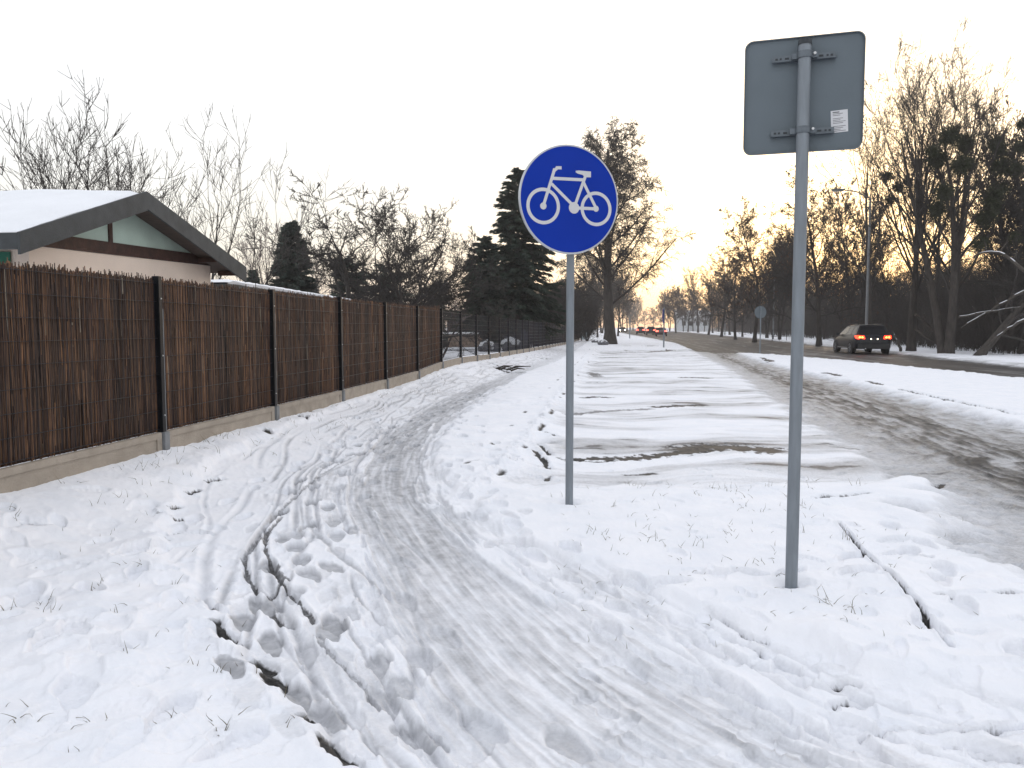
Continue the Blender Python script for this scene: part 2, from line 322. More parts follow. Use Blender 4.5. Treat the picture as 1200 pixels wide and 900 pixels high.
    for (cx, cy, an, hl, hw, dep, gy) in FEET:
        m = near(cx - .34, cx + .34, cy - .34, cy + .34)
        if not len(m): continue
        dx = x[m] - cx; dy = y[m] - cy; ca, sa2 = math.cos(an), math.sin(an); u = dx * ca + dy * sa2; v = -dx * sa2 + dy * ca
        wv = hw * (1 + .22 * np.sin(u / hl * 2.2 + .6))
        e_ = np.sqrt((u / hl) ** 2 + (v / wv) ** 2) + ln[m] * .16
        q = sstep(1.10, .88, e_)
        fp[m] = np.minimum(fp[m], -dep * q * (1 + .08 * np.sin(u * 170) + .18 * u / hl)); fr[m] = np.maximum(fr[m], dep * .20 * np.exp(-((e_ - 1.25) / .13) ** 2))
        grey[m] = np.maximum(grey[m], q * gy)
    for (cx, cy) in (at(667, 597, 6.04).xy, at(927, 695, 4.11).xy):
        q = near(cx - .5, cx + .5, cy - .5, cy + .5)
        if len(q):
            rr_ = np.hypot(x[q] - cx, y[q] - cy) * (1 + .25 * ln[q]); z[q] += .014 * np.exp(-((rr_ - .13) / .06) ** 2) - .028 * np.exp(-(rr_ / .055) ** 2); dark[q] = np.maximum(dark[q], .55 * np.exp(-(rr_ / .042) ** 4))
    z += fp + fr * (1 - np.clip(-fp / .012, 0, 1))
    # kerbs: little steps beside the bays and along the right grass strip
    kp = np.exp(-((kt + .10) / .10) ** 2) * (y > 6) * (y < 52)
    z += kp * .035 * np.clip(.6 + ln, 0, 1.2)
    kd = np.exp(-((kt) / .035) ** 2) * sstep(.25, .5, fbm(ks * 1.1, ks * 0, 3, 61.0)) * (y > 6) * (y < 50)
    dark = np.maximum(dark, kd * .9); z -= kd * .02
    kd2 = np.exp(-((kt + .42) / .03) ** 2) * sstep(.3, .5, fbm(ks * 1.4, ks * 0, 3, 62.0)) * (y > 6) * (y < 50)
    dark = np.maximum(dark, kd2 * .85); z -= kd2 * .015
    # bare bits under the hedge bottom and in the woods
    wood = sstep(1.5, 6, dm) * (x > 14 + .0 * y) * (x > 0.20 * y)
    dark = np.maximum(dark, wood * sstep(.25, .6, fbm(x * .9, y * .9, 4, 71.0)) * .8 * (r_ < 400))
    verge_dirt = sstep(1.6, 0.2, dm) * (dm > 0) * (x > 15) 
    brown = np.maximum(brown, verge_dirt * np.clip(.35 + .5 * fbm(x * .8, y * .8, 3, 72.0), 0, .7))
    gs = sstep(.46, .62, fbm(x * 2.4, y * 2.4, 4, 73.0)) * verge * (np.abs(x) < 6) * (y < 30)
    z += fbm(x * 24, y * 24, 2, 5.5) * .0022 * (r_ < 12)
    reg = np.zeros(x.shape, np.int8)
    reg[dk < 0] = 2; reg[da < 0] = 3; reg[dm < 0] = 4; reg[di < 0] = 5; reg[dp < 0] = 1
    return z, grey, brown, np.clip(dark, 0, 1), reg
def ground_z(x, y):
    return float(terrain(np.array([float(x)]), np.array([float(y)]))[0][0])

# ------------------------------------------------------------------ materials
def mat(name, col, rough=.6, metal=0.0, var=0.0, scale=8.0, bump=0.0, bscale=40.0, emit=None, spec=.5, stretch=None, coat=0):
    m = bpy.data.materials.new(name); m.use_nodes = True; n = m.node_tree; b = n.nodes['Principled BSDF']
    b.inputs['Roughness'].default_value = rough; b.inputs['Metallic'].default_value = metal
    b.inputs['Specular IOR Level'].default_value = spec; b.inputs['Coat Weight'].default_value = coat
    tcn = n.nodes.new('ShaderNodeTexCoord'); vec = tcn.outputs['Object']
    if stretch:
        mp = n.nodes.new('ShaderNodeMapping'); mp.inputs['Scale'].default_value = stretch; n.links.new(vec, mp.inputs[0]); vec = mp.outputs[0]
    if var:
        no = n.nodes.new('ShaderNodeTexNoise'); no.inputs['Scale'].default_value = scale; no.inputs['Detail'].default_value = 5; n.links.new(vec, no.inputs[0])
        r_ = n.nodes.new('ShaderNodeValToRGB'); r_.color_ramp.elements[0].position = .3; r_.color_ramp.elements[1].position = .7
        r_.color_ramp.elements[0].color = tuple(c * (1 - var) for c in col[:3]) + (1,); r_.color_ramp.elements[1].color = tuple(min(1, c * (1 + var)) for c in col[:3]) + (1,)
        n.links.new(no.outputs['Fac'], r_.inputs[0]); n.links.new(r_.outputs[0], b.inputs['Base Color'])
    else: b.inputs['Base Color'].default_value = tuple(col[:3]) + (1,)
    if bump:
        no2 = n.nodes.new('ShaderNodeTexNoise'); no2.inputs['Scale'].default_value = bscale; no2.inputs['Detail'].default_value = 6; n.links.new(vec, no2.inputs[0])
        bu = n.nodes.new('ShaderNodeBump'); bu.inputs['Strength'].default_value = bump; bu.inputs['Distance'].default_value = .02
        n.links.new(no2.outputs['Fac'], bu.inputs['Height']); n.links.new(bu.outputs[0], b.inputs['Normal'])
    if emit: b.inputs['Emission Color'].default_value = tuple(emit[:3]) + (1,); b.inputs['Emission Strength'].default_value = emit[3]
    return m
def snow_cover(m, amount=.72, col=(.82, .84, .88)):     # snow lying on the upward faces of branches
    n = m.node_tree; b = n.nodes['Principled BSDF']; g = n.nodes.new('ShaderNodeNewGeometry'); s = n.nodes.new('ShaderNodeSeparateXYZ'); n.links.new(g.outputs['True Normal'], s.inputs[0])
    no = n.nodes.new('ShaderNodeTexNoise'); no.inputs['Scale'].default_value = 1.7; n.links.new(g.outputs['Position'], no.inputs[0])
    a = n.nodes.new('ShaderNodeMath'); a.operation = 'MULTIPLY'; n.links.new(s.outputs['Z'], a.inputs[0]); n.links.new(no.outputs['Fac'], a.inputs[1])
    r_ = n.nodes.new('ShaderNodeMapRange'); r_.inputs['From Min'].default_value = amount * .5; r_.inputs['From Max'].default_value = amount * .5 + .06; n.links.new(a.outputs[0], r_.inputs['Value'])
    x_ = n.nodes.new('ShaderNodeMix'); x_.data_type = 'RGBA'; src = b.inputs['Base Color'].links[0].from_socket; n.links.new(src, x_.inputs['A']); x_.inputs['B'].default_value = col + (1,)
    n.links.new(r_.outputs[0], x_.inputs['Factor']); n.links.new(x_.outputs['Result'], b.inputs['Base Color']); return m

M = {}
def ground_mat():
    m = bpy.data.materials.new('snowy_ground'); m.use_nodes = True; n = m.node_tree; b = n.nodes['Principled BSDF']
    L = n.links.new; N = n.nodes.new
    def attr(nm): a = N('ShaderNodeAttribute'); a.attribute_name = nm; return a.outputs['Fac']
    pos = N('ShaderNodeNewGeometry').outputs['Position']
    def noise(sc, det=4): no = N('ShaderNodeTexNoise'); no.inputs['Scale'].default_value = sc; no.inputs['Detail'].default_value = det; L(pos, no.inputs[0]); return no.outputs['Fac']
    def mix(f, a, bb):
        x_ = N('ShaderNodeMix'); x_.data_type = 'RGBA'; L(f, x_.inputs['Factor'])
        for s_, v in (('A', a), ('B', bb)):
            if isinstance(v, tuple): x_.inputs[s_].default_value = v + (1,)
            else: L(v, x_.inputs[s_])
        return x_.outputs['Result']
    def mrange(v, a, bb, c=0.0, dd=1.0):
        r_ = N('ShaderNodeMapRange'); L(v, r_.inputs['Value']); r_.inputs['From Min'].default_value = a; r_.inputs['From Max'].default_value = bb
        r_.inputs['To Min'].default_value = c; r_.inputs['To Max'].default_value = dd; return r_.outputs[0]
    n1 = noise(3.0, 6); n2 = noise(60, 4); n3 = noise(14, 6)
    snow = mix(mrange(n1, .35, .65), (.82, .838, .885), (.875, .88, .915))
    ice = mix(mrange(n3, .35, .68), (.33, .335, .352), (.48, .485, .51))
    sl_ = mix(mrange(n3, .35, .65), (.165, .158, .150), (.29, .282, .272))
    dk = mix(mrange(n2, .35, .65), (.026, .025, .025), (.058, .055, .053))
    def soft(a, k=.35):                                   # break the edge of a patch up with grain
        s_ = N('ShaderNodeMath'); s_.operation = 'SUBTRACT'; L(n2, s_.inputs[0]); s_.inputs[1].default_value = .5
        mu = N('ShaderNodeMath'); mu.operation = 'MULTIPLY_ADD'; L(s_.outputs[0], mu.inputs[0]); mu.inputs[1].default_value = k; L(a, mu.inputs[2]); mu.use_clamp = True
        gt = N('ShaderNodeMath'); gt.operation = 'GREATER_THAN'; L(a, gt.inputs[0]); gt.inputs[1].default_value = .02
        m2 = N('ShaderNodeMath'); m2.operation = 'MULTIPLY'; L(mu.outputs[0], m2.inputs[0]); L(gt.outputs[0], m2.inputs[1]); return m2.outputs[0]
    g, br, da = attr('grey'), attr('brown'), attr('dark')
    c = mix(soft(g), snow, ice); c = mix(soft(br, .5), c, sl_); c = mix(mrange(soft(da, .5), .12, .78), c, dk)
    L(c, b.inputs['Base Color'])
    ro = N('ShaderNodeMath'); ro.operation = 'MAXIMUM'; L(g, ro.inputs[0]); L(da, ro.inputs[1])
    L(mrange(ro.outputs[0], 0, .8, .85, .60), b.inputs['Roughness']); L(mrange(ro.outputs[0], 0, .8, .05, .16), b.inputs['Specular IOR Level'])
    bu = N('ShaderNodeBump'); bu.inputs['Strength'].default_value = .55; bu.inputs['Distance'].default_value = .012; L(n3, bu.inputs['Height'])
    bu2 = N('ShaderNodeBump'); bu2.inputs['Strength'].default_value = .5; bu2.inputs['Distance'].default_value = .004; L(noise(150, 3), bu2.inputs['Height']); L(bu.outputs[0], bu2.inputs['Normal'])
    L(bu2.outputs[0], b.inputs['Normal'])
    return m
M['ground'] = ground_mat()
M['snow'] = mat('snow', (.84, .855, .885), .65, var=.03, scale=3, bump=.4, bscale=14)
M['galv'] = mat('galvanised_steel', (.21, .235, .26), .5, .35, var=.14, scale=30, bump=.08, bscale=90, stretch=(1, 1, .15))
M['signback'] = mat('sign_back_grey', (.125, .152, .172), .6, .2, var=.07, scale=4, bump=.04, bscale=60)
M['signrim'] = mat('sign_rim', (.50, .52, .56), .4, .5, var=.05)
M['blue'] = mat('blue_film', (.003, .032, .33), .5, var=.05, scale=3, spec=.12)
M['white_film'] = mat('reflective_white', (.60, .60, .61), .5, var=.03, scale=30)
M['bracket'] = mat('bracket_steel', (.13, .15, .17), .45, .5, var=.15, scale=30)
M['capdark'] = mat('dark_cap', (.02, .025, .03), .5, var=.1)
M['anth'] = mat('anthracite_paint', (.005, .006, .008), .45, 0, var=.1, scale=20, spec=.2)
M['anth_b'] = mat('anthracite_wire', (.008, .010, .018), .5, 0, var=.1, scale=20, spec=.2)
M['bolt'] = mat('bolt_steel', (.6, .6, .6), .4, .6, var=.05)
M['conc'] = mat('plinth_concrete', (.33, .285, .235), .85, var=.16, scale=5, bump=.35, bscale=60)
M['conc2'] = mat('plinth_joint', (.18, .19, .20), .8, var=.15, scale=8, bump=.3, bscale=60)
M['plaster'] = mat('beige_plaster', (.90, .76, .65), .9, var=.05, scale=2.5, bump=.25, bscale=60)
M['sage'] = mat('sage_green_boards', (.56, .70, .62), .75, var=.10, scale=3, bump=.1)
M['green'] = mat('green_paint', (.018, .16, .10), .6, var=.10, scale=3)
M['bwood'] = mat('brown_beam', (.060, .028, .020), .75, var=.3, scale=10, bump=.3, bscale=40)
M['felt'] = mat('dark_roofing', (.052, .058, .062), .78, var=.2, scale=6, bump=.3, bscale=70)
M['soffit'] = mat('soffit_boards', (.075, .055, .045), .8, var=.3, scale=6, stretch=(1, 8, 1))
M['shedw'] = mat('pale_shed_wall', (.30, .34, .36), .7, var=.12, scale=4)
M['navy'] = mat('navy_boards', (.008, .016, .060), .6, var=.2, scale=4)
M['stone'] = mat('brown_stone', (.27, .20, .15), .85, var=.5, scale=6, bump=.5, bscale=20)
M['rubble'] = mat('grey_rubble', (.11, .11, .12), .85, var=.5, scale=6, bump=.5, bscale=20)
M['bark'] = snow_cover(mat('grey_brown_bark', (.048, .041, .036), .9, var=.35, scale=9, bump=.5, bscale=30, stretch=(1, 1, .25)), .98)
M['bark_far'] = mat('wood_bark', (.048, .042, .038), .9, var=.25, scale=3)
M['bark_snow'] = snow_cover(mat('snowy_branch_bark', (.06, .05, .042), .9, var=.3, scale=9), .55)
M['twig'] = mat('twig_bark', (.040, .035, .032), .9, var=.25, scale=1.5)
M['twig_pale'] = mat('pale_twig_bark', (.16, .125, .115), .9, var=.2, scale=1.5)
M['leafb'] = mat('dry_brown_leaves', (.10, .048, .026), .8, var=.3, scale=2)
M['needle'] = mat('spruce_needles', (.020, .036, .024), .75, var=.5, scale=1.2)
M['needle2'] = mat('pine_needles', (.040, .056, .044), .75, var=.4, scale=1.2)
M['mist'] = mat('mistletoe_green', (.036, .042, .020), .8, var=.4, scale=2)
M['grass'] = mat('dry_grass', (.13, .11, .06), .8, var=.4, scale=10)
M['rock'] = mat('field_stone', (.13, .13, .14), .85, var=.3, scale=5, bump=.5, bscale=20)
M['thick'] = mat('thicket_twigs', (.052, .045, .040), .9, var=.35, scale=.25)
M['rubber'] = mat('tyre_rubber', (.015, .015, .016), .8, var=.2)
M['rim'] = mat('wheel_rim', (.22, .23, .25), .4, .6, var=.1)
M['glass'] = mat('car_glass', (.006, .007, .010), .18, 0, spec=.18)
M['trim'] = mat('black_trim', (.018, .018, .02), .6)
M['chrome'] = mat('chrome_strip', (.5, .5, .52), .25, .9)
M['tail'] = mat('lit_tail_lamp', (.5, .02, .01), .3, emit=(1.0, .035, .012, 5.0))
M['tail_core'] = mat('lit_lamp_bulb', (.9, .3, .1), .3, emit=(1.0, .36, .05, 7))
M['tail_far'] = mat('distant_tail_lamp', (.5, .02, .01), .3, emit=(1.0, .08, .05, 9))
M['plate_l'] = mat('plate_lamp', (.8, .75, .7), .3, emit=(1.0, .85, .65, 3.5))
M['head'] = mat('lit_headlamp', (.9, .9, .8), .3, emit=(1.0, .88, .6, 60))
M['plate'] = mat('number_plate', (.5, .42, .36), .5)
M['pale'] = mat('pale_render', (.62, .64, .66), .8, var=.05)
M['lampgrey'] = mat('lamp_column', (.22, .23, .24), .5, .4, var=.1)
M['sticker'] = mat('white_sticker', (.62, .62, .64), .5)
M['ink'] = mat('grey_ink', (.12, .12, .13), .6)

# ------------------------------------------------------------------ mesh helpers
def mesh_np(name, V, Fq, m, parent=None, smooth=False, loc=None):
    me = bpy.data.meshes.new(name); V = np.asarray(V, np.float32)
    k = Fq.shape[1]; me.vertices.add(len(V)); me.vertices.foreach_set('co', V.ravel())
    me.loops.add(Fq.size); me.loops.foreach_set('vertex_index', Fq.astype(np.int32).ravel())
    me.polygons.add(len(Fq)); me.polygons.foreach_set('loop_start', np.arange(0, Fq.size, k, dtype=np.int32)); me.polygons.foreach_set('loop_total', np.full(len(Fq), k, np.int32))
    if smooth: me.polygons.foreach_set('use_smooth', np.ones(len(Fq), bool))
    me.update(calc_edges=True)
    if m: me.materials.append(m)
    o = bpy.data.objects.new(name, me); COL.objects.link(o)
    if parent is not None: o.parent = parent
    if loc is not None: o.location = loc
    return o
class MB:
    def __init__(s): s.v = []; s.f = []
    def add(s, V, Fs):
        b = len(s.v); s.v += [tuple(p) for p in V]; s.f += [tuple(i + b for i in f) for f in Fs]
    def box(s, c, h, ax=None, taper=None):               # centre, half sizes, axes
        X, Y, Z = ax or (Vector((1, 0, 0)), Vector((0, 1, 0)), Vector((0, 0, 1))); c = Vector(c); P = []
        for k in (-1, 1):
            t = taper if (taper and k == 1) else 1
            for i, j in ((-1, -1), (1, -1), (1, 1), (-1, 1)): P.append(c + X * h[0] * i * t + Y * h[1] * j * t + Z * h[2] * k)
        s.add(P, [(3, 2, 1, 0), (4, 5, 6, 7), (0, 1, 5, 4), (1, 2, 6, 5), (2, 3, 7, 6), (3, 0, 4, 7)])
    def prism(s, poly, n):                                # closed 3-D polygon pushed along n
        k = len(poly); P = [Vector(p) for p in poly]; Q = [p + Vector(n) for p in P]
        s.add(P + Q, [tuple(range(k))[::-1], tuple(range(k, 2 * k))] + [(i, (i + 1) % k, k + (i + 1) % k, k + i) for i in range(k)])
    def tube(s, pts, r, n=12, caps=True):
        pts = [Vector(p) for p in pts]; rr = r if isinstance(r, (list, tuple)) else [r] * len(pts); V = []; Fs = []
        d0 = (pts[1] - pts[0]).normalized(); up = Vector((0, 0, 1)) if abs(d0.z) < .9 else Vector((1, 0, 0)); a = d0.cross(up).normalized()
        for i, p in enumerate(pts):
            d_ = (pts[min(i + 1, len(pts) - 1)] - pts[max(i - 1, 0)]).normalized(); a = (a - d_ * a.dot(d_)).normalized(); b = d_.cross(a)
            for k in range(n): t = 2 * math.pi * k / n; V.append(p + (a * math.cos(t) + b * math.sin(t)) * rr[i])
        for i in range(len(pts) - 1):
            for k in range(n): Fs.append((i * n + k, i * n + (k + 1) % n, (i + 1) * n + (k + 1) % n, (i + 1) * n + k))
        if caps: Fs += [tuple(range(n))[::-1], tuple(range((len(pts) - 1) * n, len(pts) * n))]
        s.add(V, Fs)
    def build(s, name, m, parent=None, smooth=False, bevel=0, loc=None):
        me = bpy.data.meshes.new(name); me.from_pydata(s.v, [], s.f); me.materials.append(m)
        bm = bmesh.new(); bm.from_mesh(me); bmesh.ops.recalc_face_normals(bm, faces=bm.faces)
        if bevel: bmesh.ops.bevel(bm, geom=[e_ for e_ in bm.edges if e_.calc_face_angle(0) > .5], offset=bevel, segments=2, affect='EDGES', clamp_overlap=True)
        bm.to_mesh(me); bm.free()
        if smooth:
            me.polygons.foreach_set('use_smooth', np.ones(len(me.polygons), bool)); me.set_sharp_from_angle(angle=R(40))
        o = bpy.data.objects.new(name, me); COL.objects.link(o)
        if parent is not None: o.parent = parent
        if loc is not None: o.location = loc
        return o
def tag(o, label=None, cat=None, group=None, kind=None):
    for k, v in (('label', label), ('category', cat), ('group', group), ('kind', kind)):
        if v: o[k] = v
    return o
def empty(name, loc, label, cat, group=None, rz=0.0):
    o = bpy.data.objects.new(name, None); COL.objects.link(o); o.location = loc; o.rotation_euler = (0, 0, rz); o.empty_display_size = .2
    return tag(o, label, cat, group)
KIDS = {}
def copy_tree(o, loc, rz=0.0, sc=(1, 1, 1), label=None, group=None, parent=None):
    c = o.copy(); COL.objects.link(c); c.location = loc; c.rotation_euler = (0, 0, rz); c.scale = sc
    if label: c['label'] = label
    if group: c['group'] = group
    for ch in [q for q in bpy.data.objects if q.parent == o]:
        k = ch.copy(); COL.objects.link(k); k.parent = c
        for g in [q for q in bpy.data.objects if q.parent == ch]:
            h = g.copy(); COL.objects.link(h); h.parent = k
    return c

# ------------------------------------------------------------------ the ground, one relief cut into its regions
def build_ground():
    rr = [0.25]
    while rr[-1] < 2.1: rr.append(rr[-1] * 1.03)
    while rr[-1] < 34: rr.append(rr[-1] * 1.0034)
    while rr[-1] < 160: rr.append(rr[-1] * 1.009)
    while rr[-1] < 2500: rr.append(rr[-1] * 1.04)
    rr = np.array(rr)
    an = np.concatenate([np.arange(-math.pi, -1.3, .03), np.arange(-1.3, -.68, .006), np.arange(-.68, .68, .00115), np.arange(.68, 1.3, .006), np.arange(1.3, math.pi, .03)])
    nr, na = len(rr), len(an)
    Rr, A = np.meshgrid(rr, an, indexing='ij'); x = (Rr * np.sin(A)).ravel(); y = (Rr * np.cos(A)).ravel()
    x = np.append(x, 0.0); y = np.append(y, 0.0)
    ri = np.unique(np.append(np.arange(0, nr, 4), nr - 1)); ai = np.unique(np.append(np.arange(0, na, 4), na - 1))
    Rc, Ac = np.meshgrid(rr[ri], an[ai], indexing='ij'); xc = (Rc * np.sin(Ac)).ravel(); yc = (Rc * np.cos(Ac)).ravel()
    k1 = np.clip(np.searchsorted(ri, np.arange(nr), side='right') - 1, 0, len(ri) - 2); w1 = ((np.arange(nr) - ri[k1]) / (ri[k1 + 1] - ri[k1]))[:, None]
    k2 = np.clip(np.searchsorted(ai, np.arange(na), side='right') - 1, 0, len(ai) - 2); w2 = ((np.arange(na) - ai[k2]) / (ai[k2 + 1] - ai[k2]))[None]
    def up(f):                                            # smooth fields are measured on every fourth line and filled in between
        f = f.reshape(len(ri), len(ai)); f = f[k1] * (1 - w1) + f[k1 + 1] * w1; f = f[:, k2] * (1 - w2) + f[:, k2 + 1] * w2; return np.append(f.ravel(), f[0, 0])
    z, g, b, dk, reg = terrain(x, y, [up(f) for f in plan_fields(xc, yc)])
    V = np.stack([x, y, z], 1).astype(np.float32)
    I = np.arange(nr * na).reshape(nr, na); J = np.roll(I, -1, 1)
    Q = np.stack([I[:-1], J[:-1], J[1:], I[1:]], -1).reshape(-1, 4)[:, ::-1]
    T = np.stack([np.full(na, nr * na), J[0], I[0]], 1)[:, ::-1]
    fr = reg[Q[:, 0]]
    names = {0: ('ground', 'snow-covered verges, garden and woodland floor'), 1: ('bike_path', 'curved snowy cycle path with a grey icy middle band'), 2: ('parking_area', 'packed snow over the parking bays beyond the blue sign'),
             3: ('access_road', 'slushy side road with long grey tyre streaks'), 4: ('road', 'wet dark main road'), 5: ('traffic_island', 'long snow-covered island between the two roads')}
    for k, (nm, lab) in names.items():
        q = Q[fr == k]
        if not len(q): continue
        ids, inv = np.unique(q, return_inverse=True); q2 = inv.reshape(q.shape)
        o = mesh_np(nm, V[ids], q2, M['ground'], smooth=True); o['kind'] = 'structure'; o['label'] = lab
        for an_, arr in (('grey', g), ('brown', b), ('dark', dk)):
            a_ = o.data.attributes.new(an_, 'FLOAT', 'POINT'); a_.data.foreach_set('value', arr[ids].astype(np.float32))
build_ground()

# ------------------------------------------------------------------ signs
def bike_sign():
    base = at(667, 597, 6.04); bx, by = base.x, base.y; gz = ground_z(bx, by)
    t = empty('bicycle_sign', (bx, by, gz), 'round blue bicycle path sign with white bicycle on a thin grey pole', 'sign')
    top = at(667, 200, by - .04).z - gz
    b = MB(); b.tube([(0, 0, -.3), (0, 0, top)], .030, 20); b.build('pole', M['galv'], t, smooth=True)
    # snow collar pushed up round the foot
    # disc: yawed so that the left edge is nearer
    yaw = R(-20); c = at(667.5, 234, by - .06); cz = c.z - gz; rad = .402
    X = Vector((math.cos(yaw), -math.sin(yaw), 0)); Z = Vector((0, 0, 1)); Nn = Vector((-math.sin(yaw) * -1, -math.cos(yaw), 0))
    Nn = X.cross(Z) ; Nn = Nn if Nn.y < 0 else -Nn
    C0 = Vector((c.x - bx, -.06, cz))
    def disc(b, r0, r1, z0, n=72):                       # ring prism from r0 to r1
        pass
    b = MB(); n = 80
    prof = [(0, .0), (rad - .012, .0), (rad - .012, .004), (rad - .004, .004), (rad, .0), (rad, -.016), (rad - .008, -.016), (rad - .008, -.003), (0, -.003)]
    V = []; Fs = []
    for i in range(n):
        a = 2 * math.pi * i / n
        for (r_, h) in prof[1:-1]: V.append(C0 + (X * math.cos(a) + Z * math.sin(a)) * r_ + Nn * h)
    k = len(prof) - 2
    for i in range(n):
        for j in range(k - 1): Fs.append((i * k + j, i * k + j + 1, ((i + 1) % n) * k + j + 1, ((i + 1) % n) * k + j))
    Fs.append(tuple(i * k for i in range(n))); Fs.append(tuple(i * k + k - 1 for i in range(n))[::-1])
    b.add(V, Fs); pl = b.build('sign_plate', M['signrim'], t, smooth=True)
    b = MB(); P = [C0 + (X * math.cos(2 * math.pi * i / n) + Z * math.sin(2 * math.pi * i / n)) * (rad - .013) + Nn * .0012 for i in range(n)]
    b.prism(P, Nn * .0015); b.build('blue_face', M['blue'], pl)
    # bicycle symbol: coordinates in the plate plane, from the photo (zoomed pixels: centre 407,443, radius 350 x 380)
    def S(u, v): return ((u - 407) / 350 * rad, (443 - v + (u - 407) * .055) / 378 * rad)
    def P3(q, h=.0040): return C0 + X * q[0] + Z * q[1] + Nn * h
    s = MB(); H = Nn * .0006
    def ring(u, v, r, w_, nn=48):
        cu, cv = S(u, v); A = []; B = []
        for i in range(nn):
            a = 2 * math.pi * i / nn; A.append(P3((cu + math.cos(a) * (r + w_ / 2), cv + math.sin(a) * (r + w_ / 2)))); B.append(P3((cu + math.cos(a) * (r - w_ / 2), cv + math.sin(a) * (r - w_ / 2))))
        s.add(A + B, [(i, (i + 1) % nn, nn + (i + 1) % nn, nn + i) for i in range(nn)])
    hh = [.0040]
    def bar(p, q, w_):
        hh[0] += .00012
        a = Vector(S(*p)); bq = Vector(S(*q)); d_ = (bq - a).normalized(); nn = Vector((-d_.y, d_.x)) * w_ / 2
        s.add([P3(a + nn, hh[0]), P3(bq + nn, hh[0]), P3(bq - nn, hh[0]), P3(a - nn, hh[0])], [(0, 1, 2, 3)])
    def dot(u, v, r):
        hh[0] += .00012
        cu, cv = S(u, v); s.add([P3((cu + math.cos(2 * math.pi * i / 32) * r, cv + math.sin(2 * math.pi * i / 32) * r), hh[0]) for i in range(32)], [tuple(range(32))])
    k = rad / 350
    ring(222, 487, 105 * k, 22 * k); ring(596, 507, 101 * k, 22 * k)
    W = 20 * k
    bar((222, 487), (298, 240), W); bar((292, 256), (300, 232), W); bar((298, 244), (322, 224), W); bar((308, 226), (348, 226), W)
    bar((286, 298), (500, 306), W); bar((278, 335), (437, 490), W); bar((437, 500), (515, 285), W); bar((500, 318), (596, 505), W); bar((437, 500), (596, 507), W)
    dot(222, 487, 22 * k); dot(437, 500, 37 * k); dot(594, 506, 20 * k)
    hh[0] += .0001
    sad = [(448, 244), (470, 242), (556, 248), (556, 288), (512, 288), (496, 272), (462, 264), (446, 254)]
    s.add([P3(S(*q), hh[0]) for q in sad], [tuple(range(len(sad)))])
    s.build('bicycle_symbol', M['white_film'], pl)
    for dz in (-.22, .22):
        b = MB(); b.box(C0 + Vector((0, .028, dz)) , (.16, .008, .015), (X, Nn, Z)); b.tube([(0, -.0, cz + dz - .014), (0, 0, cz + dz + .014)], .036, 16); b.build('clamp', M['bracket'], t)
    b = MB(); b.tube([(0, 0, top), (0, 0, top + .02)], .033, 16); b.build('pole_cap', M['capdark'], t)
    return t
bike_sign()

